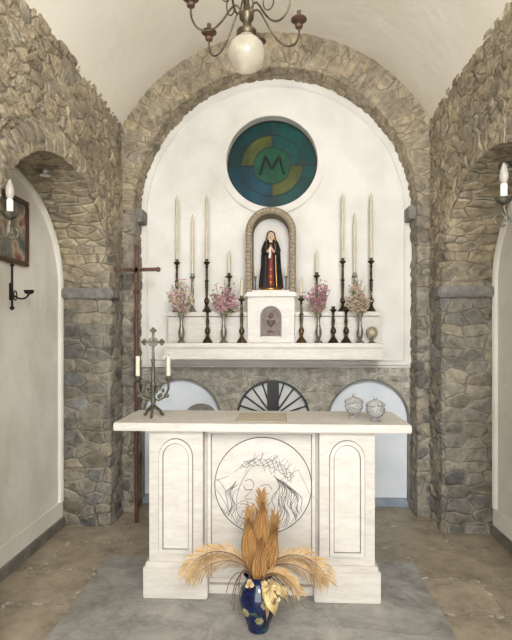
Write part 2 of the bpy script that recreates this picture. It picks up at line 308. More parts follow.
# ------------------------------------------------------------------ mesh builder
class B:
    def __init__(s):
        s.v = []; s.f = []; s.m = []; s.uv = {}
    def add(s, verts, faces, mi=0, uvs=None):
        o = len(s.v)
        s.v += [tuple(v) for v in verts]
        if uvs:
            for i, u in enumerate(uvs): s.uv[o + i] = u
        for f in faces:
            s.f.append([o + i for i in f]); s.m.append(mi)
        return s
    def box(s, x0, x1, y0, y1, z0, z1, mi=0):
        v = [(x, y, z) for z in (z0, z1) for y in (y0, y1) for x in (x0, x1)]
        return s.add(v, [(0, 2, 3, 1), (4, 5, 7, 6), (0, 1, 5, 4), (2, 6, 7, 3), (0, 4, 6, 2), (1, 3, 7, 5)], mi)
    def grid(s, fn, nu, nv, mi=0, uvfn=None):
        vs = []; us = []
        for i in range(nu + 1):
            for j in range(nv + 1):
                vs.append(fn(i / nu, j / nv))
                if uvfn: us.append(uvfn(i / nu, j / nv))
        fs = [(i * (nv + 1) + j, (i + 1) * (nv + 1) + j, (i + 1) * (nv + 1) + j + 1, i * (nv + 1) + j + 1) for i in range(nu) for j in range(nv)]
        return s.add(vs, fs, mi, us if uvfn else None)
    def lathe(s, prof, c=(0, 0, 0), seg=24, mi=0, mod=None):
        vs = []; n = len(prof)
        for (r, z) in prof:
            for k in range(seg):
                a = 2 * pi * k / seg
                rr = r * (mod(a, z) if mod else 1)
                vs.append((c[0] + rr * cos(a), c[1] + rr * sin(a), c[2] + z))
        fs = [(i * seg + k, i * seg + (k + 1) % seg, (i + 1) * seg + (k + 1) % seg, (i + 1) * seg + k) for i in range(n - 1) for k in range(seg)]
        fs.append(tuple(range(seg))[::-1]); fs.append(tuple((n - 1) * seg + k for k in range(seg)))
        return s.add(vs, fs, mi)
    def tube(s, pts, r, seg=8, mi=0):
        pts = [Vector(p) for p in pts]; n = len(pts)
        rs = r if isinstance(r, (list, tuple)) else [r] * n
        vs = []; up = None
        for i, p in enumerate(pts):
            t = (pts[min(i + 1, n - 1)] - pts[max(i - 1, 0)])
            t = t.normalized() if t.length > 1e-9 else Vector((0, 0, 1))
            if up is None:
                up = Vector((0, 1, 0)) if abs(t.y) < 0.9 else Vector((1, 0, 0))
            a = (up - t * up.dot(t))
            a = a.normalized() if a.length > 1e-6 else t.orthogonal().normalized()
            up = a; bb = t.cross(a)
            for k in range(seg):
                w = 2 * pi * k / seg
                vs.append(p + (a * cos(w) + bb * sin(w)) * rs[i])
        fs = [(i * seg + k, i * seg + (k + 1) % seg, (i + 1) * seg + (k + 1) % seg, (i + 1) * seg + k) for i in range(n - 1) for k in range(seg)]
        fs.append(tuple(range(seg))[::-1]); fs.append(tuple((n - 1) * seg + k for k in range(seg)))
        return s.add(vs, fs, mi)
    def ell(s, c, r, seg=16, rings=10, mi=0):
        if not isinstance(r, (tuple, list)): r = (r, r, r)
        vs = []
        for i in range(rings + 1):
            th = pi * i / rings
            rr = max(sin(th), 0.001)
            for k in range(seg):
                a = 2 * pi * k / seg
                vs.append((c[0] + r[0] * rr * cos(a), c[1] + r[1] * rr * sin(a), c[2] - r[2] * cos(th)))
        fs = [(i * seg + k, i * seg + (k + 1) % seg, (i + 1) * seg + (k + 1) % seg, (i + 1) * seg + k) for i in range(rings) for k in range(seg)]
        fs.append(tuple(range(seg))[::-1]); fs.append(tuple(rings * seg + k for k in range(seg)))
        return s.add(vs, fs, mi)
    def prism(s, outline, y0, y1, mi=0):
        n = len(outline)
        vs = [(x, y0, z) for x, z in outline] + [(x, y1, z) for x, z in outline]
        fs = [tuple(range(n)), tuple(range(2 * n - 1, n - 1, -1))] + [(i, n + i, n + (i + 1) % n, (i + 1) % n) for i in range(n)]
        return s.add(vs, fs, mi)
    def band(s, outer, inner, y0, y1, mi=0, closed=False):
        n = len(outer)
        vs = []
        for y in (y0, y1):
            vs += [(x, y, z) for x, z in outer]; vs += [(x, y, z) for x, z in inner]
        fs = []
        rng = range(n) if closed else range(n - 1)
        for i in rng:
            j = (i + 1) % n
            fs += [(i, j, n + j, n + i), (2 * n + j, 2 * n + i, 3 * n + i, 3 * n + j), (i, 2 * n + i, 2 * n + j, j), (n + i, n + j, 3 * n + j, 3 * n + i)]
        if not closed:
            for i in (0, n - 1):
                fs.append((i, n + i, 3 * n + i, 2 * n + i))
        return s.add(vs, fs, mi)
    def strip(s, spine, widths, side, mi=0, fold=0.0):
        vs = []
        for p, w, sd in zip(spine, widths, side):
            p = Vector(p); sd = Vector(sd)
            vs += [p - sd * w + Vector((0, fold * w, 0)), p, p + sd * w + Vector((0, fold * w, 0))]
        n = len(spine)
        fs = []
        for i in range(n - 1):
            a = i * 3
            fs += [(a, a + 1, a + 4, a + 3), (a + 1, a + 2, a + 5, a + 4)]
        return s.add(vs, fs, mi)

def mesh_of(b, name, mats, smooth=True, bevel=0, merge=False, toward=None, recalc=True, angle=40):
    me = bpy.data.meshes.new(name)
    me.from_pydata(b.v, [], b.f)
    for mm in mats: me.materials.append(mm)
    for p, mi in zip(me.polygons, b.m): p.material_index = mi
    if b.uv:
        ul = me.uv_layers.new(name='UVMap')
        for lp in me.loops:
            ul.data[lp.index].uv = b.uv.get(lp.vertex_index, (0, 0))
    bm = bmesh.new(); bm.from_mesh(me)
    if merge: bmesh.ops.remove_doubles(bm, verts=bm.verts, dist=0.0008)
    if recalc: bmesh.ops.recalc_face_normals(bm, faces=bm.faces)
    if toward is not None:
        bm.faces.ensure_lookup_table()
        s = sum(f.calc_area() * (1 if f.normal.dot(Vector(toward) - f.calc_center_median()) > 0 else -1) for f in bm.faces)
        if s < 0: bmesh.ops.reverse_faces(bm, faces=bm.faces)
    if bevel > 0:
        es = [e for e in bm.edges if len(e.link_faces) == 2 and e.calc_face_angle(0) > radians(35)]
        bmesh.ops.bevel(bm, geom=es, offset=bevel, segments=2, affect='EDGES', clamp_overlap=True)
    if smooth:
        for f in bm.faces: f.smooth = True
        if angle:
            for e in bm.edges:
                if len(e.link_faces) == 2 and e.calc_face_angle(0) > radians(angle): e.smooth = False
    bm.to_mesh(me); bm.free()
    return me

def struct(name, b, mats, **kw):
    me = mesh_of(b, name, mats, **kw)
    o = bpy.data.objects.new(name, me); COL.objects.link(o)
    o['kind'] = 'structure'
    return o

def thing(name, label, cat, loc, parts, group=None, rz=0.0):
    if len(parts) == 1 and not parts[0][3].get('sub'):
        pn, b, mats, d = parts[0]
        root = bpy.data.objects.new(name, mesh_of(b, name, mats, **d.get('kw', {})))
    else:
        root = bpy.data.objects.new(name, None); root.empty_display_size = 0.05
    COL.objects.link(root)
    root.location = loc; root.rotation_euler = (0, 0, rz)
    root['label'] = label; root['category'] = cat
    if group: root['group'] = group
    if root.data is None:
        def mk(ps, par):
            for pn, b, mats, d in ps:
                o = bpy.data.objects.new(pn, mesh_of(b, pn, mats, **d.get('kw', {})))
                COL.objects.link(o); o.parent = par
                if d.get('label'): o['label'] = d['label']
                if d.get('sub'): mk(d['sub'], o)
        mk(parts, root)
    return root

def copy_thing(root, loc, label=None, rz=0.0, scale=None):
    def cp(o, par):
        c = o.copy(); COL.objects.link(c)
        c.parent = par
        for ch in list(o.children): cp(ch, c)
        return c
    r = cp(root, None)
    r.location = loc; r.rotation_euler = (0, 0, rz)
    if scale: r.scale = scale
    if label: r['label'] = label
    return r

def arc(cx, cz, rx, rz, a0, a1, n):
    return [(cx + rx * cos(a0 + (a1 - a0) * i / n), cz + rz * sin(a0 + (a1 - a0) * i / n)) for i in range(n + 1)]

def arch_outline(cx, hw, z0, zs, n=20, rz=None):
    rz = rz or hw
    return [(cx + hw, z0)] + arc(cx, zs, hw, rz, 0, pi, n) + [(cx - hw, z0)]

# ------------------------------------------------------------------ room shell
WX = 1.28; RX = 1.68; YB = 4.42; YA = 4.18; ZC = 2.57; RV = 1.47; RI = 1.18
NY0, NY1, NC, NA = 2.25, 3.87, 3.06, 0.81
ZI, ZR = 1.88, 0.72
ZT = 3.30

def side_wall(sx, name):
    b = B()
    X = sx * WX; XR = sx * (RX + 0.04)
    nl, nu_ = 96, 68
    def cols(y0, y1, n):
        b.grid(lambda u, v: (X, y0 + (y1 - y0) * u, ZI * v), n, nl, 1)
        b.grid(lambda u, v: (X, y0 + (y1 - y0) * u, ZI + (ZT - ZI) * v), n, nu_)
    cols(-1.2, NY0, 90)
    cols(NY1, YA + 0.08, 18)
    def zlow(u): return ZI + ZR * sin(pi * u)
    b.grid(lambda u, v: (X, NC - NA * cos(pi * u), zlow(u) + (ZT - zlow(u)) * v), 96, nu_)
    b.grid(lambda u, v: (X + (XR - X) * v, NC - NA * cos(pi * u), zlow(u)), 96, 22, 2, uvfn=lambda u, v: (2.4 * u, 3 - .44 * v))
    for y in (NY0, NY1):
        b.grid(lambda u, v: (X + (XR - X) * v, y, ZI * u), nl, 22, 1)
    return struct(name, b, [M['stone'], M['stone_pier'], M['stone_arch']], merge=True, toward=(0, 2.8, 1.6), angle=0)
side_wall(-1, 'wall_left'); side_wall(1, 'wall_right')
for sx in (-1, 1):
    b = B()
    b.grid(lambda u, v: (sx * (WX - .004 - .010 * sin(pi * min(1, v))), NC - (NA + .15 * v - .004) * cos(pi * u), ZI + (ZR + .15 * v - .004) * sin(pi * u)), 120, 10, 0,
           uvfn=lambda u, v: (2.4 * u, 3 + .15 * v))
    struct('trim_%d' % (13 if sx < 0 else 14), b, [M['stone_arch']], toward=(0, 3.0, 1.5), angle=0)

for sx, sd in ((-1, 'left'), (1, 'right')):
    b = B().box(min(sx * RX, sx * (RX + .1)), max(sx * RX, sx * (RX + .1)), NY0 - .12, NY1 + .12, 0, 2.75)
    struct('wall_%s_recess' % sd, b, [M['plaster_side']])
    b = B()
    pts = [(sx * (RX - 0.0), NY1 - .015, 0.2)] + [(sx * RX, NC + (NA - .015) * cos(pi * i / 40), ZI + (ZR - .015) * sin(pi * i / 40)) for i in range(41)] + [(sx * RX, NY0 + .015, 0.2)]
    b.tube(pts, 0.03, 8)
    struct('trim_%d' % (1 if sx < 0 else 2), b, [M['plaster_side']])
    b = B().box(min(sx * (RX - .02), sx * RX), max(sx * (RX - .02), sx * RX), NY0, NY1, .07, .2)
    struct('trim_%d' % (3 if sx < 0 else 4), b, [M['plaster_side']], bevel=.004)
    b = B().box(min(sx * (RX - .04), sx * RX), max(sx * (RX - .04), sx * RX), NY0, NY1, 0, .075)
    struct('baseboard_%s' % sd, b, [M['base']], bevel=.004)
    x0, x1 = sorted((sx * (WX - .028), sx * (RX + .02)))
    b = B().box(x0, x1, NY1 - .035, NY1 + .12, ZI - .085, ZI - .005)
    struct('trim_%d' % (5 if sx < 0 else 6), b, [M['grey_trim']], bevel=.010)
    x0, x1 = sorted((sx * 1.125, sx * 1.30))
    b = B().box(x0, x1, YA + .05, YB - .03, ZC - .09, ZC + .02)
    struct('trim_%d' % (7 if sx < 0 else 8), b, [M['grey_trim']], bevel=.006)

b = B()
def ro(th):
    c = abs(cos(th))
    return min(RV + .03, (WX + .03) / c if c > 1e-4 else 9)
b.grid(lambda u, v: ((RI + (ro(pi * u) - RI) * v) * cos(pi * u), YA, ZC + (RI + (ro(pi * u) - RI) * v) * sin(pi * u)), 220, 18,
       uvfn=lambda u, v: (ZC + 1.3 * pi * u, RI + (ro(pi * u) - RI) * v))
b.grid(lambda u, v: (RI * cos(pi * u), YA + (YB - YA) * v, ZC + RI * sin(pi * u)), 220, 14,
       uvfn=lambda u, v: (ZC + 1.3 * pi * u, RI - (YB - YA) * v))
for sx in (1, -1):
    off = 0 if sx > 0 else 20
    b.grid(lambda u, v: (sx * (RI + (WX + .03 - RI) * v), YA, ZC * u), 130, 10, 1, uvfn=lambda u, v: (ZC * u + off, RI + (.13) * v))
    b.grid(lambda u, v: (sx * RI, YA + (YB - YA) * v, ZC * u), 130, 14, 1, uvfn=lambda u, v: (ZC * u + off, RI - (YB - YA) * v))
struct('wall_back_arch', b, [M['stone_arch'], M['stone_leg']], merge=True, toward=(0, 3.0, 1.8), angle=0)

a0 = math.asin(min(1, 0.715 / RV))
b = B()
b.grid(lambda u, v: (RV * cos(a0 - .03 + (pi - 2 * a0 + .06) * u), -1.2 + (YA + .1 + 1.2) * v, ZC + RV * sin(a0 - .03 + (pi - 2 * a0 + .06) * u)), 60, 10)
struct('ceiling', b, [M['ceil']], toward=(0, 2, 1.5))

b = B().box(-2.2, 2.2, -1.3, 4.7, -.06, 0)
struct('floor', b, [M['floor']])
b = B().box(-1.10, 0.93, 1.85, 3.35, -.02, .004)
struct('floor_marble_slab', b, [M['greymarble']])

WCX, WCZ, WR = -0.02, 3.03, 0.40
def inside(x, z):
    if z < 1.24: return False
    if abs(x) > RI + .04: return False
    if z > ZC: return x * x + (z - ZC) ** 2 < (RI + .04) ** 2
    return True
def rb(a):
    lo, hi = 0.2, 4.0
    for _ in range(40):
        mid = (lo + hi) / 2
        if inside(WCX + mid * cos(a), WCZ + mid * sin(a)): lo = mid
        else: hi = mid
    return lo
angs = [2 * pi * i / 240 for i in range(240)] + [math.atan2(1.24 - WCZ, sx * (RI + .04) - WCX) % (2 * pi) for sx in (1, -1)]
angs = sorted(angs); na = len(angs)
vs = []; fs = []
YW = YB - .02
for a in angs:
    R = rb(a)
    for k in range(9):
        rr = WR + (R - WR) * k / 8
        vs.append((WCX + rr * cos(a), YW, WCZ + rr * sin(a)))
    vs.append((WCX + WR * cos(a), YW + .16, WCZ + WR * sin(a)))
for i in range(na):
    j = (i + 1) % na
    for k in range(8): fs.append((i * 10 + k, i * 10 + k + 1, j * 10 + k + 1, j * 10 + k))
    fs.append((i * 10, j * 10, j * 10 + 9, i * 10 + 9))
b = B().add(vs, fs)
b.box(-RI - .04, RI + .04, YW, YW + .03, 1.225, 1.245)
struct('wall_back', b, [M['plaster']], toward=(0, 1, 2), angle=30, recalc=True)
b = B()
q = RI - .055
b.tube([(q, YW - .002, 1.29)] + [(q * cos(pi * i / 60), YW - .002, ZC + q * sin(pi * i / 60)) for i in range(61)] + [(-q, YW - .002, 1.29), (q, YW - .002, 1.29)], 0.010, 6)
struct('trim_9', b, [M['plaster']])
b = B()
ring = lambda r: [(WCX + r * cos(2 * pi * i / 64), WCZ + r * sin(2 * pi * i / 64)) for i in range(64)]
b.band(ring(.465), ring(.40), YW - .024, YW + .02, closed=True)
struct('trim_10', b, [M['plaster']], bevel=.005)

# stained glass window: outer quadrants, alternating middle ring, green centre with M
b = B()
YG = YW + .09
def sector(r0, r1, a0, a1, mi, yo=0):
    n = 14
    outer = arc(WCX, WCZ, r1, r1, a0, a1, n); inner = arc(WCX, WCZ, r0, r0, a0, a1, n)
    b.band(outer, inner, YG - yo, YG + .008, mi)
q4 = pi / 2
for k in range(4):       # TR, TL, BL, BR
    sector(.275, .40, k * q4, (k + 1) * q4, 1 + [0, 4, 2, 0][k])
    sector(.165, .275, k * q4, (k + 1) * q4, 1 + [0, 3, 2, 3][k])
    sector(.002, .165, k * q4, (k + 1) * q4, 2)
b.band(ring(.279), ring(.271), YG - .006, YG + .012, 0, closed=True)
b.band(ring(.169), ring(.161), YG - .006, YG + .012, 0, closed=True)
b.band(ring(.405), ring(.388), YG - .012, YG + .012, 0, closed=True)
for s_ in (-1, 1):
    x0, x1 = sorted((WCX + s_ * .165, WCX + s_ * .40)); b.box(x0, x1, YG - .006, YG + .012, WCZ - .005, WCZ + .005, 0)
    z0, z1 = sorted((WCZ + s_ * .165, WCZ + s_ * .40)); b.box(WCX - .005, WCX + .005, YG - .006, YG + .012, z0, z1, 0)
mpts = [(-.108, -.080), (-.062, .082), (0, -.030), (.062, .082), (.108, -.080)]
for (xa, za), (xb, zb) in zip(mpts[:-1], mpts[1:]):
    b.tube([(WCX + xa, YG - .005, WCZ + za), (WCX + xb, YG - .005, WCZ + zb)], .011, 8, 0)
struct('window_1', b, [M['lead']] + GL)

# lower back wall
b = B()
archs = [(-.825, .355, 1.125), (-.01, .325, 1.11), (.825, .355, 1.125)]
segs = [(-1.25, archs[0][0] - .355, None)]
for i, A in enumerate(archs):
    segs.append((A[0] - A[1], A[0] + A[1], A))
    nx = archs[i + 1][0] - archs[i + 1][1] if i < 2 else 1.25
    segs.append((A[0] + A[1], nx, None))
for x0, x1, A in segs:
    if A is None:
        b.grid(lambda u, v: (x0 + (x1 - x0) * u, YB, 1.24 * v), 2, 4)
    else:
        cx, r, zt = A
        f = lambda u: (zt - r) + r * sin(pi * u)
        b.grid(lambda u, v: (cx - r * cos(pi * u), YB, f(u) + (1.24 - f(u)) * v), 40, 3)
        b.grid(lambda u, v: (cx - r * cos(pi * u), YB + .1 * v, f(u)), 40, 2)
        for sx in (-1, 1):
            b.grid(lambda u, v: (cx + sx * r, YB + .1 * v, (zt - r) * u), 4, 2)
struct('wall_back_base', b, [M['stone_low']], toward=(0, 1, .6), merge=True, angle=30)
b = B().box(-1.3, 1.3, YB + .045, YB + .14, 0, 1.23)
struct('wall_back_recess', b, [M['plaster_cool']])
for k, A in enumerate((archs[0], archs[2])):
    cx, r, zt = A
    b = B()
    n = 30
    ou = [(cx + r, 0.06)] + arc(cx, zt - r, r, r, 0, pi, n) + [(cx - r, .06)]
    inn = [(cx + r - .016, 0.06)] + arc(cx, zt - r, r - .016, r - .016, 0, pi, n) + [(cx - r + .016, .06)]
    b.band(ou, inn, YB - .012, YB + .02)
    struct('trim_%d' % (11 + k), b, [M['base']])
    b = B().box(cx - r, cx + r, YB + .02, YB + .05, 0, .075)
    struct('baseboard_back.%03d' % k if k else 'baseboard_back', b, [M['base_blue']], bevel=.003)

# fan window in the middle arch
cx, r, zt = archs[1]; zs = zt - r
b = B()
b.prism(arch_outline(cx, r - .01, 0.3, zs), YB + .034, YB + .044, 1)
b.band([(cx + r, .3)] + arc(cx, zs, r, r, 0, pi, 30) + [(cx - r, .3)], [(cx + r - .02, .3)] + arc(cx, zs, r - .02, r - .02, 0, pi, 30) + [(cx - r + .02, .3)], YB + .0, YB + .04, 0)
for k in range(1, 10):
    a = pi * k / 10
    if k == 5: continue
    b.tube([(cx + .05 * cos(a), YB + .02, zs + .05 * sin(a)), (cx + (r - .015) * cos(a), YB + .02, zs + (r - .015) * sin(a))], .0075, 6, 0)
b.box(cx - .052, cx + .052, YB + .005, YB + .035, .3, zt - .02, 2)
b.box(cx - r, cx + r, YB + .01, YB + .03, zs - .01, zs + .01, 0)
struct('window_2', b, [M['barmetal'], M['palegrey'], M['barmetal']])

# ------------------------------------------------------------------ altar
kw = lambda **k: dict(kw=k)
AX, AY, AZ = -.055, 3.04, .004
top = B().box(-.835, .835, -.25, .25, .958, 1.004)
inset = B().box(-.145, .145, -.19, .13, 1.004, 1.009)
inset.box(-.149, .149, -.194, .134, 1.004, 1.0055, 1)
def pillar_mesh(cx):
    b = B()
    b.box(cx - .155, cx + .155, -.20, .20, .19, .958)
    b.box(cx - .17, cx + .17, -.215, .21, .175, .205)
    return b
def plinth_mesh(cx):
    return B().box(cx - .185, cx + .185, -.225, .22, 0, .178)
def arch_panel(cx):
    b = B()
    n = 24
    def ol(hw, z0, e=0): return [(cx - hw, z0), (cx + hw, z0)] + arc(cx, .80, hw, hw * 1.1, 0, pi, n)
    b.band(ol(.100, .250), ol(.096, .254), -.2035, -.199, 1, closed=True)
    b.band(ol(.096, .254), ol(.076, .274), -.213, -.199, 0, closed=True)
    b.band(ol(.076, .274), ol(.071, .279), -.2035, -.199, 1, closed=True)
    b.prism(ol(.071, .279), -.2015, -.199, 0)
    return b
panel = B().box(-.34, .34, -.12, .10, 0, .958)
panel.box(-.335, .335, -.15, -.11, 0, .05)
PY = .02
pf = B()
for x0, x1, z0, z1 in ((-.315, -.295, .06, .945), (.295, .315, .06, .945), (-.295, .295, .925, .945), (-.295, .295, .06, .08)):
    pf.box(x0, x1, -.150 + PY - .004, -.138 + PY, z0, z1)
for x0, x1, z0, z1 in ((-.295, -.290, .08, .925), (.290, .295, .08, .925), (-.295, .295, .920, .925), (-.32, -.315, .06, .945), (.315, .32, .06, .945)):
    pf.box(x0, x1, -.1425 + PY, -.138 + PY, z0, z1, 1)
# roundel
rd = B()
RXc, RZc, RR = .01, .622, .285
circ = lambda r: [(RXc + r * cos(2 * pi * i / 72), RZc + r * sin(2 * pi * i / 72)) for i in range(72)]
rd.prism(circ(RR - .004)[::-1], -.144 + PY, -.138 + PY, 0)
rd.band(circ(RR), circ(RR - .005), -.1455 + PY, -.138 + PY, 1, closed=True)
U = lambda px, py: (RXc + (px - 263) / 172.0, -.1446 + PY, RZc - (py - 487) / 172.0)
def ln(pts, r=.0013):
    P = [Vector(U(*p)) for p in pts]
    out = []
    n = len(P)
    for i in range(n - 1):
        p0, p1, p2, p3 = P[max(i - 1, 0)], P[i], P[i + 1], P[min(i + 2, n - 1)]
        for k in range(6):
            t = k / 6
            out.append(0.5 * ((2 * p1) + (-p0 + p2) * t + (2 * p0 - 5 * p1 + 4 * p2 - p3) * t * t + (-p0 + 3 * p1 - 3 * p2 + p3) * t ** 3))
    out.append(P[-1])
    out = [Vector((p.x, p.y, p.z)) for p in out if (p.x - RXc) ** 2 + (p.z - RZc) ** 2 < (RR - .008) ** 2]
    if len(out) > 2: rd.tube(out, r, 5, 1)
rnd = random.Random(3)
HC = (257, 491); tl = radians(26); HS = 1.35
def fc(u, v):
    u *= HS; v *= HS
    return (HC[0] + u * cos(tl) - v * sin(tl), HC[1] + u * sin(tl) * .55 + v * cos(tl))
F = lambda pts, r=.0014: ln([fc(*p) for p in pts], r)
F([(-13, -13), (-14, -4), (-13, 6), (-10, 14), (-6, 21), (0, 24), (6, 21), (12, 13), (15, 3), (15, -8)])
F([(-11, 0), (-8, 2.4), (-4, 1)], .0020); F([(2, 1), (6, 2.6), (10, 0)], .0020)
F([(-12, -4), (-8, -6), (-4, -3), (-4, 3), (-6, 8), (-3, 9), (0, 7)], .0014); F([(1, -3), (6, -6), (11, -3)], .0014)
F([(-7, 14), (-3, 13), (2, 14)], .0018); F([(-10, 16), (-6, 11), (-1, 11), (4, 12), (8, 17)], .0012)
for k in range(14):     # beard
    u = -9 + k * 1.4
    F([(u, 16 + rnd.uniform(-1, 3)), (u + rnd.uniform(-2, 2), 22), (u * .7 - 1 + rnd.uniform(-3, 3), 28 + rnd.uniform(-3, 3))], .0010)
for k in range(4):     # thorn crown strands
    ph = k * 1.5
    F([(-20 + 42 * t / 15, -15 - 7 * sin(pi * t / 15) + 3.0 * sin(ph + t * 1.0)) for t in range(16)], .0013)
for k in range(28):    # thorns
    s_ = (k + .5) / 28; u = -20 + 42 * s_; v = -15 - 7 * sin(pi * s_)
    a = rnd.uniform(-2.2, -.9) if k % 3 else rnd.uniform(.8, 2.2)
    F([(u, v), (u + 4 * cos(a), v + 4 * sin(a)), (u + 8 * cos(a), v + 8 * sin(a))], .0011)
for k in range(22):    # flowing hair
    s_ = k / 21
    x0 = 274 + 14 * s_ + rnd.uniform(-1, 1); y0 = 478 + 9 * s_ + rnd.uniform(-2, 2)
    ln([(x0, y0), (x0 + 6 + 6 * s_ + rnd.uniform(-2, 2), y0 + 11), (x0 + 1 + 10 * s_ + rnd.uniform(-3, 3), y0 + 23), (x0 + 3 + 15 * s_ + rnd.uniform(-3, 3), y0 + 35), (x0 - 5 + 22 * s_ + rnd.uniform(-4, 4), y0 + 48)], .0011 if k % 4 else .0016)
for k in range(9):
    x0 = 237 + rnd.uniform(-3, 2)
    ln([(x0, 482 + k), (x0 - 7 + rnd.uniform(-3, 3), 494), (x0 - 4 + rnd.uniform(-4, 4), 507), (x0 - 10 + rnd.uniform(-5, 4), 518)], .0011)
ln([(214, 488), (222, 500), (231, 516), (240, 531)]); ln([(213, 478), (220, 484), (226, 494)])
ln([(217, 503), (224, 514), (234, 528)]); ln([(214, 484), (222, 480), (228, 478)])
ln([(298, 470), (305, 484), (310, 496)], .0010)

thing('altar', 'white travertine altar table with carved roundel standing on grey marble slab', 'altar', (AX, AY, AZ), [
    ('table_top', top, [M['marble']], kw(bevel=.004)),
    ('altar_stone', inset, [M['inset'], M['joint_and_shade']], dict(label='beige square inset stone')),
    ('pillar', pillar_mesh(-.487), [M['marble']], dict(kw=dict(bevel=.003), sub=[('arched_panel', arch_panel(-.487), [M['marble2'], M['joint_and_shade']], {}), ('plinth', plinth_mesh(-.487), [M['marble']], kw(bevel=.006))])),
    ('pillar', pillar_mesh(.487), [M['marble']], dict(kw=dict(bevel=.003), sub=[('arched_panel', arch_panel(.487), [M['marble2'], M['joint_and_shade']], {}), ('plinth', plinth_mesh(.487), [M['marble']], kw(bevel=.006))])),
    ('front_panel', panel, [M['marble']], dict(kw=dict(bevel=.002), sub=[('panel_frame', pf, [M['marble2'], M['joint_and_shade']], {}),
        ('carved_roundel', rd, [M['marble2'], M['line']], dict(label='round panel engraved with dark line head wearing thorns'))])),
])

# ------------------------------------------------------------------ altar ledge, tier, tabernacle
SX = -.01
def rel(b, o):
    b.v = [(v[0] - o[0], v[1] - o[1], v[2] - o[2]) for v in b.v]; return b
ledge = B().box(-.90, .90, 4.03, 4.40, 1.405, 1.443)
ledge.box(-.885, .885, 4.05, 4.40, 1.335, 1.408); ledge.box(-.90, .90, 4.035, 4.40, 1.31, 1.338)
o_ = (0, 4.22, 1.31)
thing('altar_shelf', 'long white marble altar shelf fixed to back wall', 'altar shelf', (SX, o_[1], o_[2]), [('ledge', rel(ledge, o_), [M['marble2']], kw(bevel=.004))])
for nm, xa, xb in (('a', -.895, -.219), ('b', .175, .875)):
    o_ = ((xa + xb) / 2, 4.30, 1.4435)
    tier = B().box(xa, xb, 4.205, 4.40, 1.4435, 1.672); tier.box(xa - (.012 if xa < 0 else 0), xb + (.012 if xb > .5 else 0), 4.172, 4.40, 1.668, 1.702)
    tier.box(xa - (.006 if xa < 0 else 0), xb + (.006 if xb > .5 else 0), 4.192, 4.40, 1.4435, 1.462)
    tier.box(xa, xb, 4.2035, 4.21, 1.660, 1.668, 1); tier.box(xa, xb, 4.2035, 4.21, 1.462, 1.466, 1)  # strip under nosing is its shade put in colour; lower strip a seam
    tier.box((xa + xb) / 2 - .002, (xa + xb) / 2 + .002, 4.2035, 4.21, 1.462, 1.668, 1)
    thing('candle_tier', 'white marble candle step on altar shelf beside tabernacle', 'marble step', o_, [('tier', rel(tier, o_), [M['marble'], M['joint_and_shade']], kw(bevel=.002))], group='marble candle steps')
o_ = (0, 4.25, 1.4435)
tab = B().box(-.192, .192, 4.10, 4.40, 1.4435, 1.82); tab.box(-.21, .21, 4.076, 4.17, 1.822, 1.845); tab.box(-.20, .20, 4.084, 4.40, 1.82, 1.862); tab.box(-.194, .194, 4.088, 4.19, 1.4435, 1.475)
door = B()
door.prism(arch_outline(0, .075, 1.50, 1.66), 4.088, 4.10, 0)
door.band(arch_outline(0, .086, 1.49, 1.66), arch_outline(0, .075, 1.50, 1.66), 4.080, 4.10, 1)
ch = B().lathe([(.03, 0), (.026, .006), (.006, .012), (.006, .045), (.012, .05), (.030, .07), (.036, .10), (.033, .10), (.02, .075)], (0, 0, 1.53), 16)
door.add([(x, 4.089 + y * .2, z) for x, y, z in ch.v], ch.f, 2)
dd = B().lathe([(.018, -.004), (.022, 0), (.018, .004)], seg=20); dd.v = [(x, 4.087 + z * .5, 1.665 + y) for x, y, z in dd.v]
door.add(dd.v, dd.f, 2)
thing('tabernacle', 'white marble tabernacle block with moulded top on altar shelf', 'tabernacle', (-.022, o_[1], o_[2]), [
    ('body', rel(tab, o_), [M['marble2']], kw(bevel=.003)),
    ('door', rel(door, o_), [M['plaque'], M['joint_and_shade'], M['chalice']], dict(label='small arched brown grey door with chalice relief'))])

# aedicule niche
ae = B(); NO = (-.025, 4.24, 1.8625)
ou = [(.21, 0)] + arc(0, .50, .21, .21, 0, pi, 28) + [(-.21, 0)]
inn = [(.155, 0)] + arc(0, .50, .155, .155, 0, pi, 28) + [(-.155, 0)]
ae.band(ou, inn, -.09, .14, 0)
bead = B()
zsq = [.018 + .0335 * i for i in range(15)]
pth = [(.183, z) for z in zsq] + arc(0, .50, .183, .183, 0.1, pi - .1, 17) + [(-.183, z) for z in reversed(zsq)]
for x, z in pth:
    bead.ell((x, -.092, z), (.0175, .010, .0180), 10, 6, 0)
bk_ = B().prism([(x * .99, z) for x, z in inn], .10, .138, 0)
bs = B().box(-.155, .155, -.085, .10, 0, .02)
thing('statue_niche', 'arched niche with rough brown stone border and white interior on tabernacle', 'niche', NO, [
    ('niche_frame', ae, [M['niche_stone']], dict(label='rough brown stone arch', sub=[('bead_border', bead, [M['bead']], {})])),
    ('niche_back', bk_, [M['plaster']], {}), ('niche_base', bs, [M['marble2']], {})])
lb = B().lathe([(.012, 0), (.014, .004), (.006, .012), (.005, .10), (.012, .11), (.014, .118)], seg=14)
lt = B().lathe([(.009, .116), (.010, .15), (.008, .185), (.003, .20)], seg=14)
nl1 = thing('niche_lamp', 'small candle-shaped lamp standing inside statue niche', 'lamp', (-.025 - .128, 4.20, 1.8835), [('stem', lb, [M['brass']], {}), ('bulb', lt, [M['wax']], {})], group='small lamps in statue niche')
copy_thing(nl1, (-.025 + .128, 4.20, 1.8835))

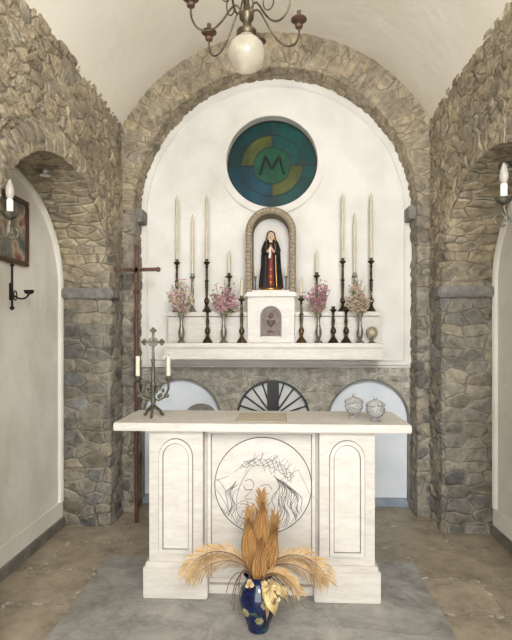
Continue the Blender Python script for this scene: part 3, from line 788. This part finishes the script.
# Madonna statue
body = B()
body.ell((0, -.006, .437), (.023, .027, .032), 20, 14)
body.tube([(0, 0, .36), (0, -.002, .42)], [.020, .013], 10)
body.ell((0, -.033, .434), (.004, .006, .008), 8, 6)
for sx in (-1, 1):
    body.tube([(0, 0, .375), (sx * .045, 0, .365), (sx * .060, -.012, .32), (sx * .052, -.035, .29), (sx * .032, -.052, .302), (sx * .014, -.072, .315), (sx * .003, -.080, .335)], [.012, .012, .012, .011, .011, .010, .008], 8)
    for k in range(4):
        body.tube([(sx * .004, -.080 + .004 * k, .330), (sx * .002, -.082 + .004 * k, .345), (0, -.082 + .004 * k, .358 - .002 * k)], [.0035, .003, .002], 6)
feat = B()
for sx in (-1, 1):
    feat.ell((sx * .009, -.031, .441), (.0035, .002, .002), 8, 5)
feat.ell((0, -.0315, .4235), (.006, .002, .0018), 8, 5, 1)
robe = B()
def robe_r(z):
    ks = [(0, .082), (.05, .074), (.15, .058), (.25, .046), (.30, .050), (.36, .052), (.385, .03)]
    for (a, ra), (c_, rc_) in zip(ks[:-1], ks[1:]):
        if a <= z <= c_: return ra + (rc_ - ra) * (z - a) / (c_ - a)
    return .03
robe.lathe([(robe_r(.385 * i / 26), .385 * i / 26) for i in range(27)], (0, 0, 0), 48, 0, mod=lambda a, z: 1 + .07 * cos(11 * a) * max(0, 1 - z / .3))
apron = B()
apron.grid(lambda u, v: ((-1 + 2 * u) * (.024 - .008 * v), -(robe_r(.30 * v) * 1.05 + .004) * (1 - .12 * (2 * u - 1) ** 2), .01 + .29 * v), 8, 16, 0)
for z in (.04, .09, .15):
    apron.ell((0, -(robe_r(z) * 1.05 + .006), z + .005), (.010, .003, .010), 8, 5, 1)
sleeves = B()
for sx in (-1, 1):
    sleeves.tube([(sx * .048, 0, .37), (sx * .062, -.012, .32), (sx * .055, -.035, .285), (sx * .030, -.056, .302)], [.020, .022, .022, .019], 12)
cloak = B()
cp = [(0.0, .100, .085), (.08, .094, .080), (.18, .084, .070), (.28, .080, .062), (.34, .076, .055), (.385, .062, .046), (.41, .046, .042), (.44, .038, .038), (.465, .033, .034), (.480, .020, .022), (.486, .002, .002)]
def cl(u, v):
    t = v * (len(cp) - 1); i = min(int(t), len(cp) - 2); f = t - i
    z = cp[i][0] + (cp[i + 1][0] - cp[i][0]) * f; rx = cp[i][1] + (cp[i + 1][1] - cp[i][1]) * f; ry = cp[i][2] + (cp[i + 1][2] - cp[i][2]) * f
    op = 30 if z < .39 else 44
    a = radians(-90 + op + (360 - 2 * op) * u)
    fo = 1 + .06 * cos(a * 14) * max(0, 1 - z / .35)
    return (rx * fo * cos(a), .004 + ry * fo * sin(a), z + .004)
cloak.grid(cl, 60, 40, 0)
edge = B()
edge.tube([cl(0, v / 30) for v in range(29, -1, -1)] + [cl(i / 60, 0.005) for i in range(1, 60)] + [cl(1, v / 30) for v in range(30)], .0026, 6, 0)
crown = B()
for i in range(14):
    a = 2 * pi * i / 14
    crown.tube([(.036 * cos(a), .016, .455 + .036 * sin(a)), (.056 * cos(a), .016, .455 + .056 * sin(a))], [.002, .001], 5, 0)
crown.tube([(.036 * cos(2 * pi * i / 32), .016, .455 + .036 * sin(2 * pi * i / 32)) for i in range(33)], .003, 6, 0)
coll = B().tube([(.0245 * sin(2 * pi * i / 24), -.018 - .004 * cos(2 * pi * i / 24), .437 + .034 * cos(2 * pi * i / 24)) for i in range(25)], .0035, 8, 0)
heart = B()
heart.ell((-.006, -.060, .375 - .02), (.009, .006, .009), 10, 8); heart.ell((.006, -.060, .375 - .02), (.009, .006, .009), 10, 8); heart.ell((0, -.060, .346), (.008, .006, .011), 10, 8)
cloth = B().strip([(.0, -.090, .335), (-.006, -.094, .31), (-.004, -.092, .28), (-.010, -.092, .245)], [.005, .008, .009, .010], [(1, 0, 0)] * 4)
pedestal = B().lathe([(.085, 0), (.088, .004), (.088, .014), (.080, .018)], (0, 0, -.018), 24, 0)
thing('madonna_statue', 'painted veiled madonna statue in black gold-edged cloak with joined hands', 'statue', (-.025, 4.235, 1.901), [
    ('body', body, [M['skin']], {}), ('face_paint', feat, [M['wood'], M['red']], {}), ('robe', robe, [M['robe']], {}), ('dress_front', apron, [M['red'], M['gold']], dict(label='dark red front panel with gold flowers')),
    ('sleeves', sleeves, [M['robe']], {}), ('cloak', cloak, [M['robe']], dict(kw=dict(angle=0), sub=[('gold_trim', edge, [M['gold']], {})])),
    ('halo', crown, [M['gold']], dict(label='gold ray halo')), ('wimple', coll, [M['linen']], {}), ('heart', heart, [M['red']], {}), ('handkerchief', cloth, [M['linen']], {}),
    ('pedestal', pedestal, [M['gold']], {})])

# ------------------------------------------------------------------ candlesticks
def cs_prof(h, w=1.0):
    p = [(.042, 0), (.042, .008), (.036, .014), (.030, .028), (.020, .038), (.014, .055), (.012, .07), (.020, .082), (.024, .10), (.016, .12), (.009, .132)]
    p = [(r * w, z) for r, z in p]
    z0 = .132; L_ = h - z0 - .06
    p += [(.010, z0 + .10 * L_), (.013, z0 + .30 * L_), (.015, z0 + .42 * L_), (.010, z0 + .47 * L_), (.018, z0 + .51 * L_), (.018, z0 + .53 * L_), (.009, z0 + .57 * L_), (.011, z0 + .75 * L_), (.008, z0 + .93 * L_), (.015, z0 + .96 * L_), (.008, z0 + L_)]
    p += [(.010, h - .05), (.026 * w, h - .034), (.030 * w, h - .026), (.014, h - .020), (.015, h)]
    return p
def candlestick(h, ch, cr, mat, loc, label, group, w=1.0):
    st = B().lathe(cs_prof(h, w), seg=20)
    for k in range(3):
        a = 2 * pi * k / 3 + pi / 6
        st.ell((.034 * w * cos(a), .034 * w * sin(a), .009), (.011, .011, .009), 8, 6)
    parts = [('stick', st, [mat], {})]
    if ch > 0:
        cd = B().lathe([(cr, 0), (cr, ch * .98), (cr * .6, ch)], (0, 0, h - .006), 14)
        wk = B().tube([(0, 0, h + ch - .008), (.001, 0, h + ch + .012)], .0018, 5)
        parts += [('candle', cd, [M['wax']], dict(label='cream wax candle', sub=[('wick', wk, [M['black']], {})]))]
    return thing('candlestick', label, 'candlestick', loc, parts, group=group)
ZU, ZL = 1.7025, 1.4435
g1 = 'tall candlesticks on the upper marble tier'
l1 = 'tall dark bronze candlestick with long cream candle on marble tier'
t1 = candlestick(.46, .54, .0125, M['dbronze'], (-.84, 4.29, ZU), l1, g1)
for x in (-.58, .585, .825): copy_thing(t1, (x, 4.29, ZU))
t2 = candlestick(.34, .50, .0125, M['pewter'], (-.71, 4.32, ZU), 'pewter candlestick with long cream candle between two taller ones', g1, w=.85)
copy_thing(t2, (.69, 4.32, ZU))
t3 = candlestick(.34, .18, .0120, M['bronze'], (-.385, 4.29, ZU), 'slim bronze candlestick with short candle behind pink flowers', g1)
copy_thing(t3, (.365, 4.29, ZU))
g2 = 'short candlesticks on the lower marble ledge'
t4 = candlestick(.39, .14, .0120, M['bronze'], (-.265, 4.13, ZL), 'bronze candlestick with short candle beside tabernacle', g2)
copy_thing(t4, (.228, 4.13, ZL))
t5 = candlestick(.30, 0, .014, M['dbronze'], (-.55, 4.13, ZL), 'small dark bronze candlestick without candle on marble ledge', g2)
copy_thing(t5, (.490, 4.14, ZL)); copy_thing(t5, (.595, 4.14, ZL))

# flower vases
def bouquet(seed, mat, spread, h):
    rn = random.Random(seed); b = B()
    z0 = .22
    for k in range(34):
        a = rn.uniform(0, 2 * pi); t = rn.random() ** .6 * spread
        hx, hy, hz = t * cos(a), t * sin(a) * .40 - .015, z0 + h * rn.uniform(.3, 1.0) * (1 - .3 * t / spread)
        pts = [(0, 0, z0 - .04), (hx * .3, hy * .3, z0 + .25 * (hz - z0)), (hx * .75, hy * .75, z0 + .7 * (hz - z0)), (hx, hy, hz)]
        b.tube(pts, .0018, 4, 0)
        for j in range(12):
            u = rn.uniform(.3, 1.05)
            c = Vector((hx * u + rn.gauss(0, .012), hy * u + rn.gauss(0, .008), z0 + (hz - z0) * u + rn.gauss(0, .012)))
            mi = 1 if rn.random() < .68 else 2
            if rn.random() < .18: mi = 0
            for q in range(4):
                an = rn.uniform(0, 2 * pi); el = rn.uniform(-.6, 1.0)
                d = Vector((cos(an) * cos(el), sin(an) * cos(el), sin(el))); sd = d.orthogonal().normalized()
                L_ = rn.uniform(.010, .018)
                b.strip([c, c + d * L_ * .6, c + d * L_], [.001, .0065, .002], [sd] * 3, mi)
    return b
vp = [(.034, 0), (.036, .006), (.024, .016), (.012, .028), (.020, .050), (.027, .075), (.024, .105), (.014, .14), (.010, .17), (.014, .20), (.026, .235), (.022, .235), (.008, .19)]
def fvase(seed, mat, mat2, loc, label, spread=.128, h=.34):
    return thing('flower_vase', label, 'flower vase', loc, [
        ('vase', B().lathe(vp, seg=20), [M['pewter']], {}),
        ('flowers', bouquet(seed, mat, spread, h), [M['leafgreen'], mat, mat2], dict(kw=dict(recalc=False)))], group='pewter flower vases on the marble ledge')
fvase(1, M['pale'], M['pink'], (-.76, 4.09, ZL), 'pewter vase of faded pale pink and green dried flowers')
fvase(2, M['rose'], M['pink'], (-.41, 4.09, ZL), 'pewter vase of pink and cream flowers beside tabernacle')
fvase(3, M['pink'], M['rose'], (.365, 4.09, ZL), 'pewter vase of bright pink flowers beside tabernacle')
fvase(4, M['pale'], M['rose'], (.70, 4.09, ZL), 'pewter vase of pale cream and pink flowers')

rq = B().lathe([(.03, 0), (.03, .006), (.012, .014), (.008, .04)], seg=16)
dsk = B().lathe([(.044, -.006), (.047, 0), (.044, .006)], seg=28)
dsk.v = [(x, z, y + .085) for x, y, z in dsk.v]
ctr = B().ell((0, -.008, .085), (.022, .006, .022), 16, 8)
thing('reliquary', 'small round bronze reliquary standing on marble ledge', 'reliquary', (.80, 4.115, ZL), [('foot', rq, [M['brass']], {}), ('disc', dsk, [M['brass']], {}), ('medallion', ctr, [M['inset']], {})])

# ------------------------------------------------------------------ candelabrum with cross on altar
cb = B()
cb.lathe([(.014, .05), (.020, .06), (.012, .075), (.018, .10), (.010, .13), (.016, .17), (.022, .19), (.012, .21), (.010, .33), (.014, .345), (.007, .36)], seg=14)
for k in range(3):
    a = 2 * pi * k / 3 - pi / 2
    cb.tube([(0, 0, .07), (.02 * cos(a), .02 * sin(a), .055), (.045 * cos(a), .045 * sin(a), .035), (.055 * cos(a), .055 * sin(a), .014), (.068 * cos(a), .068 * sin(a), .008)], [.012, .011, .010, .009, .008], 8)
arms = B()
for sx in (-1, 1):
    arms.tube([(0, 0, .12), (sx * .03, 0, .10), (sx * .07, 0, .12), (sx * .092, 0, .17), (sx * .092, 0, .225)], .007, 8)
    arms.tube([(0, 0, .20), (sx * .03, 0, .215), (sx * .05, 0, .19), (sx * .04, 0, .165), (sx * .025, 0, .175)], .006, 8)
    arms.tube([(sx * .05, 0, .19), (sx * .07, 0, .215), (sx * .085, 0, .20)], .005, 8)
    arms.lathe([(.008, .215), (.026, .232), (.028, .238), (.014, .238), (.014, .25)], (sx * .092, 0, 0), 16)
    for k in range(7):
        arms.ell((sx * (.008 + .013 * k), 0, .14 + .02 * sin(k * 2)), (.011, .008, .014), 8, 6)
cr = B()
cr.box(-.008, .008, -.005, .005, .35, .52); cr.box(-.045, .045, -.005, .005, .447, .463)
for (x, z) in ((0, .525), (-.052, .455), (.052, .455)):
    for dx, dz in ((0, .011), (.011, 0), (-.011, 0), (0, -.011)):
        cr.ell((x + dx, 0, z + dz), (.010, .006, .010), 10, 6)
for k in range(4):
    a = pi / 4 + k * pi / 2
    cr.tube([(.010 * cos(a), 0, .455 + .010 * sin(a)), (.032 * cos(a), 0, .455 + .032 * sin(a))], [.004, .001], 6)
cr.tube([(.027 * cos(2 * pi * i / 24), 0, .455 + .027 * sin(2 * pi * i / 24)) for i in range(25)], .003, 6)
cds = []
for sx in (-1, 1):
    cds.append(('candle', B().lathe([(.013, .24), (.013, .365), (.008, .37)], (sx * .092, 0, 0), 14), [M['wax']], dict(label='white wax candle', sub=[('wick', B().tube([(sx * .092, 0, .365), (sx * .092, 0, .382)], .0018, 5), [M['black']], {})])))
thing('candelabrum', 'patinated bronze two-candle candelabrum topped by ornate cross on altar', 'candelabrum', (-.715, 3.0, 1.0085),
      [('stand', cb, [M['verdi']], {}), ('arms', arms, [M['verdi']], {}), ('cross', cr, [M['verdi']], {})] + cds, rz=.1)

gb = B().lathe([(.030, 0), (.034, .004), (.020, .012), (.018, .018), (.042, .034), (.054, .056), (.055, .074), (.050, .088), (.047, .088), (.050, .074), (.049, .057), (.038, .037), (.015, .024)], seg=32)
gl = B().lathe([(.056, .089), (.057, .094), (.050, .105), (.034, .117), (.014, .123), (.010, .129), (.014, .137), (.004, .144)], seg=32, mod=lambda a, z: 1 + .02 * cos(8 * a))
gw = B().lathe([(.026, .032), (.036, .044), (.036, .050), (.01, .051)], seg=20)
j = thing('glass_votive_jar', 'lidded frosted glass votive jar on altar top', 'glass jar', (.50, 3.05, 1.0085), [('bowl', gb, [M['glass']], {}), ('lid', gl, [M['glass']], {}), ('wax', gw, [M['white']], {})], group='glass jars on the altar')
copy_thing(j, (.605, 2.92, 1.0085), rz=.4)

# ------------------------------------------------------------------ blue vase with dried palm
VX, VY = -.055, 2.55
vv = B().lathe([(.050, 0), (.054, .004), (.056, .02), (.066, .05), (.085, .10), (.098, .145), (.100, .175), (.090, .21), (.072, .235), (.064, .25), (.066, .27), (.078, .285), (.074, .287), (.060, .27), (.058, .25), (.07, .225)], seg=40)
def vr(z):
    P_ = [(0, .05), (.05, .066), (.10, .085), (.145, .098), (.175, .100), (.21, .09), (.235, .072)]
    for (a, ra), (c_, rc_) in zip(P_[:-1], P_[1:]):
        if a <= z <= c_: return ra + (rc_ - ra) * (z - a) / (c_ - a)
    return .09
rel_parts = []
for (ax, az, r0) in ((.4, .17, .016), (-.7, .12, .013), (.1, .085, .012)):
    rl = B()
    for k in range(6):
        a = 2 * pi * k / 6
        z = az + r0 * sin(a); rr = vr(z); t = ax + r0 * cos(a) / rr
        rl.ell((rr * sin(t), -rr * cos(t), z), (.010, .004, .010), 10, 6, 0)
    rr = vr(az)
    rl.ell((rr * sin(ax), -rr * cos(ax), az), (.007, .007, .007), 10, 6, 0)
    rel_parts.append(('flower_relief', rl, [M['blossom']], dict(label='muted olive cream flower relief')))
thing('vase', 'glossy mottled dark blue ceramic vase with floral relief on floor', 'vase', (VX, VY, .005), [('body', vv, [M['glaze']], {})] + rel_parts)

def bez(p, n):
    p = [Vector(q) for q in p]; out = []
    for i in range(n + 1):
        t = i / n
        q = p[:]
        while len(q) > 1: q = [q[k].lerp(q[k + 1], t) for k in range(len(q) - 1)]
        out.append(q[0])
    return out
def frond(pts, L0, seed, nl=58, mi=0, spread=.6, wid=.0030, start=.2, droop=1.0, tip=.25):
    rn = random.Random(seed); b = B()
    R = bez(pts, nl)
    b.tube(R, [.0045 * (1 - .8 * i / nl) for i in range(nl + 1)], 5, 1)
    for i in range(int(nl * start), nl + 1):
        t = (i / nl - start) / (1 - start)
        tan = (R[min(i + 1, nl)] - R[max(i - 1, 0)]).normalized()
        for sd in (-1, 1):
            nrm = Vector((-tan.z, 0, tan.x)) * sd
            nrm.y += rn.uniform(-.4, .4)
            L_ = L0 * (sin(pi * min(1, .16 + .74 * t)) * (1 - tip) + tip) * rn.uniform(.75, 1.12)
            sp_ = spread * rn.uniform(.8, 1.2)
            d = (tan * .85 + nrm * sp_).normalized()
            p0 = R[i]
            p1 = p0 + d * L_ * .4
            p2 = p0 + d * L_ * .75 + Vector((0, 0, -L_ * .06 * droop))
            p3 = p0 + d * L_ * .98 + Vector((0, 0, -L_ * rn.uniform(.15, .30) * droop))
            s = tan.cross(Vector((0, 1, 0))).normalized() * .8 + Vector((0, .55 * sd, 0))
            b.strip([p0, p1, p2, p3], [.0015, wid, wid * .75, .0006], [s.normalized()] * 4, mi)
    return b
def husk(base, tip, bend, w, seed):
    b = B()
    base = Vector(base); tip = Vector(tip)
    sp = bez([base, base.lerp(tip, .5) + Vector(bend), tip], 16)
    nseg = 12; vs = []
    ax = (tip - base).normalized(); sd = Vector((ax.z, 0, -ax.x)).normalized()
    for i, p in enumerate(sp):
        t = i / 16; ww = w * (sin(pi * min(.98, .10 + .88 * t)) ** .9)
        for k in range(nseg + 1):
            u = -1 + 2 * k / nseg
            vs.append(p + sd * ww * u * (1 - .2 * sin(t * 6 + seed)) + Vector((0, .9 * ww * u * u * cos(t * 3 + seed) + .007 * (k % 2), 0)))
    fs = [(i * (nseg + 1) + k, i * (nseg + 1) + k + 1, (i + 1) * (nseg + 1) + k + 1, (i + 1) * (nseg + 1) + k) for i in range(16) for k in range(nseg)]
    b.add(vs, fs)
    return b
ps = []
fr = [([(0, 0, .20), (-.05, 0, .40), (-.20, -.03, .45), (-.32, -.02, .40), (-.375, -.02, .27)], .105),
      ([(0, .01, .20), (-.03, .01, .34), (-.14, .02, .37), (-.26, .02, .34), (-.34, .02, .24)], .10),
      ([(0, 0, .20), (.05, 0, .40), (.19, -.03, .44), (.30, -.02, .38), (.355, -.02, .26)], .105),
      ([(0, .01, .20), (.03, .01, .34), (.14, .02, .36), (.25, .02, .32), (.32, .02, .23)], .10),
      ([(0, -.02, .20), (.02, -.05, .33), (.09, -.08, .36), (.16, -.08, .30), (.21, -.07, .22)], .07)]
for i, (p, l) in enumerate(fr):
    ps.append(('palm_frond', frond(p, l, i), [M['palm'], M['stem']], dict(kw=dict(recalc=False))))
up = [([(0, .03, .22), (.0, .03, .40), (.02, .03, .56), (.015, .03, .68)], .085), ([(-.01, .02, .22), (-.04, .02, .36), (-.055, .02, .48), (-.045, .02, .60)], .075),
      ([(.01, .02, .22), (.04, .02, .36), (.075, .02, .46), (.085, .02, .57)], .075)]
for i, (p, l) in enumerate(up):
    ps.append(('palm_frond', frond(p, l, 30 + i, nl=60, spread=.42, droop=.2, tip=.5, start=.22, wid=.0044), [M['palm2'], M['stem']], dict(label='upright golden brown dried palm frond', kw=dict(recalc=False))))
hk = [((.0, -.02, .25), (.025, -.01, .65), (.0, 0, 0), .046), ((-.01, -.02, .25), (-.050, -.02, .57), (-.02, 0, 0), .038), ((.02, -.03, .25), (.095, -.03, .53), (.005, 0, .02), .036), ((.0, -.04, .25), (.02, -.06, .49), (.0, -.01, .0), .034)]
for i, (a, c, e, w) in enumerate(hk):
    ps.append(('husk_leaf', husk(a, c, e, w, i), [M['husk']], dict(label='broad folded golden brown dried leaf', kw=dict(recalc=False))))
for i, (a, c, e, w) in enumerate([((.02, -.07, .28), (.085, -.125, .14), (.03, -.03, .02), .028), ((.05, -.06, .28), (.15, -.08, .18), (.03, -.02, .03), .018), ((.02, -.06, .27), (.045, -.12, .11), (.03, -.04, .02), .016)]):
    ps.append(('husk_leaf', husk(a, c, e, w, 20 + i), [M['relief']], dict(label='pale cream drooping dried flower leaf', kw=dict(recalc=False))))
rn = random.Random(11)
for (fx, fy, fz, fr_) in ((.055, -.10, .265, .036), (.115, -.09, .235, .030), (-.04, -.09, .27, .024), (.085, -.12, .205, .030)):
    fb = B()
    for k in range(26):
        an = rn.uniform(0, 2 * pi); el = rn.uniform(-.5, 1.3)
        d = Vector((cos(an) * cos(el), sin(an) * cos(el) - .25, sin(el) - .15)).normalized(); sd = d.orthogonal().normalized()
        c = Vector((fx, fy, fz))
        fb.strip([c, c + d * fr_ * .6, c + d * fr_], [.002, .009, .003], [sd] * 3, 0)
    fb.tube([(fx, fy, fz), (fx * .6, fy * .6, fz - .01), (0, 0, .24)], .002, 5, 1)
    ps.append(('dried_flower', fb, [M['relief'], M['stem']], dict(label='pale cream dried flower head', kw=dict(recalc=False))))
st = B(); rn = random.Random(5)
st.ell((0, 0, .235), (.045, .045, .03), 12, 8)
for k in range(20):
    a = rn.uniform(-1, 1)
    st.tube(bez([(0, 0, .22), (.05 * a, -.02, .33), (.16 * a, rn.uniform(-.08, .0), .30 + rn.uniform(-.02, .08)), (.20 * a + .02, rn.uniform(-.1, 0), .16 + rn.uniform(-.03, .12))], 8), .0022, 5)
ps.append(('stems', st, [M['stem']], {}))
thing('dried_palm_bouquet', 'golden brown dried palm fronds and folded leaves fanned from blue vase', 'dried plants', (VX, VY, .005), ps)

# ------------------------------------------------------------------ processional cross
pole = B().tube([(0, 0, 0), (.0, .0, 1.0), (.0, 0, 1.86)], .015, 10)
pole.ell((0, 0, 1.86), .026, 12, 8); pole.ell((0, 0, 1.70), .020, 12, 8)
crs = B(); crs.box(-.015, .015, -.011, .011, 1.86, 2.20); crs.box(-.17, .17, -.011, .011, 2.018, 2.046)
for x, z in ((-.175, 2.032), (.175, 2.032), (0, 2.21)):
    crs.ell((x, 0, z), (.021, .013, .021), 12, 8)
fig = B()
fig.tube([(0, -.018, 1.91), (.002, -.022, 1.96), (0, -.022, 2.0)], [.006, .009, .011], 8); fig.ell((.004, -.024, 2.052), (.009, .010, .012), 10, 8)
for sx in (-1, 1): fig.tube([(0, -.020, 2.008), (sx * .04, -.018, 2.025), (sx * .085, -.014, 2.035)], [.006, .004, .003], 6)
thing('processional_cross', 'rusty brown wooden processional crucifix on long pole beside stone pier', 'cross', (-1.10, 3.97, 0.002),
      [('pole', pole, [M['wood']], {}), ('cross', crs, [M['wood']], {}), ('corpus', fig, [M['bronze']], dict(label='small bronze figure'))])

# ------------------------------------------------------------------ chandelier
CHX, CHY, CHZ = -.105, 2.40, 2.855
gp = [(.004, -.088)] + [(.091 * sin(pi * i / 20), -.088 * cos(pi * i / 20)) for i in range(1, 18)] + [(.04, .088), (.04, .10)]
globe = B().lathe(gp, seg=96, mod=lambda a, z: 1 + .006 * cos(24 * a))
hub = B().lathe([(.045, .085), (.05, .095), (.048, .11), (.022, .12), (.018, .15), (.034, .17), (.036, .19), (.02, .21), (.012, .25), (.018, .30), (.028, .33), (.014, .36), (.010, .42), (.008, 1.05), (.05, 1.09), (.06, 1.16)], seg=24)
parts = [('globe_shade', globe, [M['globe']], dict(label='round ribbed glass globe')), ('stem', hub, [M['brass']], {})]
ZA = .045
for k in range(6):
    a = 2 * pi * k / 6 + .35
    ca, sa = cos(a), sin(a)
    R_ = .27
    am = B()
    am.tube(bez([(.02 * ca, .02 * sa, .19), (.10 * ca, .10 * sa, .34), (.08 * ca, .08 * sa, -.06 + ZA), (.29 * ca, .29 * sa, -.02 + ZA), (R_ * ca, R_ * sa, .13 + ZA)], 22), .005, 8)
    am.tube(bez([(.02 * ca, .02 * sa, .34), (.16 * ca, .16 * sa, .46), (.20 * ca, .20 * sa, .12 + ZA), (.05 * ca, .05 * sa, .16 + ZA), (.09 * ca, .09 * sa, .24 + ZA)], 20), .0035, 6)
    am.tube([(R_ * ca, R_ * sa, .17 + ZA), (R_ * ca, R_ * sa, .215 + ZA)], .011, 10)
    cup = B().lathe([(r_, z_ + ZA) for r_, z_ in [(.008, .125), (.018, .132), (.020, .142), (.012, .152), (.010, .156), (.030, .162), (.040, .170), (.038, .176), (.014, .176)]], (R_ * ca, R_ * sa, 0), 20)
    parts.append(('arm', am, [M['brass']], dict(sub=[('cup', cup, [M['brown']], dict(label='dull brown turned cup'))])))
thing('chandelier', 'aged brass six-arm chandelier with glass globe hanging from vault', 'chandelier', (CHX, CHY, CHZ), parts)

# ------------------------------------------------------------------ wall sconces
def sconce(loc, reach, sx, label):
    pl = B().lathe([(.045, 0), (.045, .008), (.03, .014), (.012, .02)], seg=20)
    pl.v = [(sx * z, y, x) for x, y, z in pl.v]
    ar = B().tube(bez([(sx * .015, 0, 0), (sx * reach * .5, 0, -.11), (sx * reach, 0, -.10), (sx * reach, 0, .01)], 16), .006, 8)
    ar.tube(bez([(sx * .015, 0, .01), (sx * reach * .4, 0, .06), (sx * reach * .7, 0, .0), (sx * reach * .4, 0, -.02)], 12), .004, 8)
    sc = [(sx * (reach + .012 + (.034 - .0014 * i) * cos(-2.2 + i * .42)), 0, -.055 + (.034 - .0014 * i) * sin(-2.2 + i * .42)) for i in range(20)]
    ar.tube(sc, .0045, 8)
    ar.tube([(sx * reach, 0, .0), (sx * (reach - .012), 0, -.03), (sx * (reach - .01), 0, -.07)], .005, 8)
    cu = B().lathe([(.006, .0), (.020, .010), (.030, .018), (.038, .034), (.032, .034), (.014, .025)], (sx * reach, 0, 0), 18)
    sl = B().lathe([(.014, .025), (.014, .09), (.010, .095)], (sx * reach, 0, 0), 14)
    bu = B().lathe([(.009, .093), (.016, .108), (.019, .126), (.015, .152), (.006, .178), (.002, .186)], (sx * reach, 0, 0), 16)
    return thing('wall_sconce', label, 'wall lamp', loc, [('backplate', pl, [M['brass']], {}), ('arm', ar, [M['verdi']], {}), ('cup', cu, [M['verdi']], {}), ('candle_sleeve', sl, [M['white']], {}), ('bulb', bu, [M['bulb']], {})], group='candle wall sconces')
sconce((-1.262, 2.19, 2.02), .105, 1, 'bronze wall sconce with white candle bulb near picture')
sconce((1.262, 2.20, 2.06), .245, -1, 'bronze scrolled wall sconce with white candle bulb on stone pier')

ib = B()
ib.tube([(0, 0, -.13), (0, 0, .13)], .007, 8); ib.ell((0, 0, .135), .012, 10, 8); ib.ell((0, 0, -.14), .014, 10, 8)
ib.box(-.012, .0, -.015, .015, -.09, .02)
ia = B().tube(bez([(0, 0, -.05), (.03, 0.02, -.09), (.07, .05, -.09), (.08, .06, -.04)], 12), .006, 8)
ic = B().lathe([(.006, -.05), (.028, -.04), (.032, -.02), (.026, -.02), (.01, -.035)], (.08, .06, 0), 16)
ir = B().tube([(.02, .02 * cos(2 * pi * i / 20), -.06 + .03 * sin(2 * pi * i / 20)) for i in range(21)], .004, 6)
thing('wall_bracket', 'black iron candle bracket fixed to white plaster wall', 'wall bracket', (-1.665, 3.13, 1.82), [('bar', ib, [M['black']], {}), ('arm', ia, [M['black']], {}), ('cup', ic, [M['black']], {}), ('ring', ir, [M['black']], {})])

PY0, PY1, PZ0, PZ1 = -.20, .20, -.22, .22
pfm = B()
for (a0_, a1_, c0, c1) in ((PY0, PY1, PZ0, PZ0 + .03), (PY0, PY1, PZ1 - .03, PZ1), (PY0, PY0 + .03, PZ0 + .03, PZ1 - .03), (PY1 - .03, PY1, PZ0 + .03, PZ1 - .03)):
    pfm.box(0, .025, a0_, a1_, c0, c1)
pcv = B().box(.002, .010, PY0 + .025, PY1 - .025, PZ0 + .025, PZ1 - .025)
thing('framed_picture', 'faded devotional painting in brown wooden frame on plaster wall', 'picture', (-1.678, 3.13, 2.19), [('frame', pfm, [M['brown']], kw(bevel=.004)), ('canvas', pcv, [M['painting']], {})])

for sx, y in ((-1, 3.2), (1, 3.22)):
    z = ZI + ZR * sqrt(1 - ((y - NC) / NA) ** 2)
    rg = B().lathe([(.045, -.02), (.05, -.012), (.05, .012), (.03, .012)], seg=24)
    ls = B().lathe([(.001, -.012), (.030, -.016), (.033, -.02), (.001, -.022)], seg=20)
    thing('spotlight', 'small round chrome spotlight set in stone arch soffit', 'spotlight', (sx * 1.48, y, z - .02), [('ring', rg, [M['pewter']], {}), ('lens', ls, [M['white']], {})], group='soffit spotlights')

sb = B().ell((0, 0, .08), (.13, .10, .10), 20, 12)
bx = B().box(-.13, .13, -.10, .10, 0, .80)
thing('covered_stool', 'grey cloth covered stool standing behind altar', 'stool', (-.60, 4.1, .002), [('seat_cushion', rel(sb, (0, 0, -.76)), [M['grey_trim']], {}), ('frame', bx, [M['wood']], kw(bevel=.01))])

# ------------------------------------------------------------------ world + lights + camera
w = bpy.data.worlds.new('World'); SC.world = w; w.use_nodes = True
bg = w.node_tree.nodes['Background']
bg.inputs['Color'].default_value = (0.975, 0.985, 1.0, 1); bg.inputs['Strength'].default_value = 6.8

ld = bpy.data.lights.new('door_light', 'AREA'); ld.shape = 'RECTANGLE'; ld.size = 0.8; ld.size_y = 0.8; ld.energy = 95; ld.color = (1, .985, .965)
lo = bpy.data.objects.new('door_light', ld); COL.objects.link(lo)
lo.location = (.6, -1.0, 2.9); lo.rotation_euler = (radians(72), 0, radians(6))

cam = bpy.data.cameras.new('camera'); co = bpy.data.objects.new('camera', cam); COL.objects.link(co)
cam.sensor_fit = 'VERTICAL'; cam.sensor_height = 36; cam.lens = 28.125
cam.shift_y = 16 / 640
cam.clip_start = .02
co.location = (.06, 0, 1.5); co.rotation_euler = (radians(90), 0, radians(2.86))
SC.camera = co
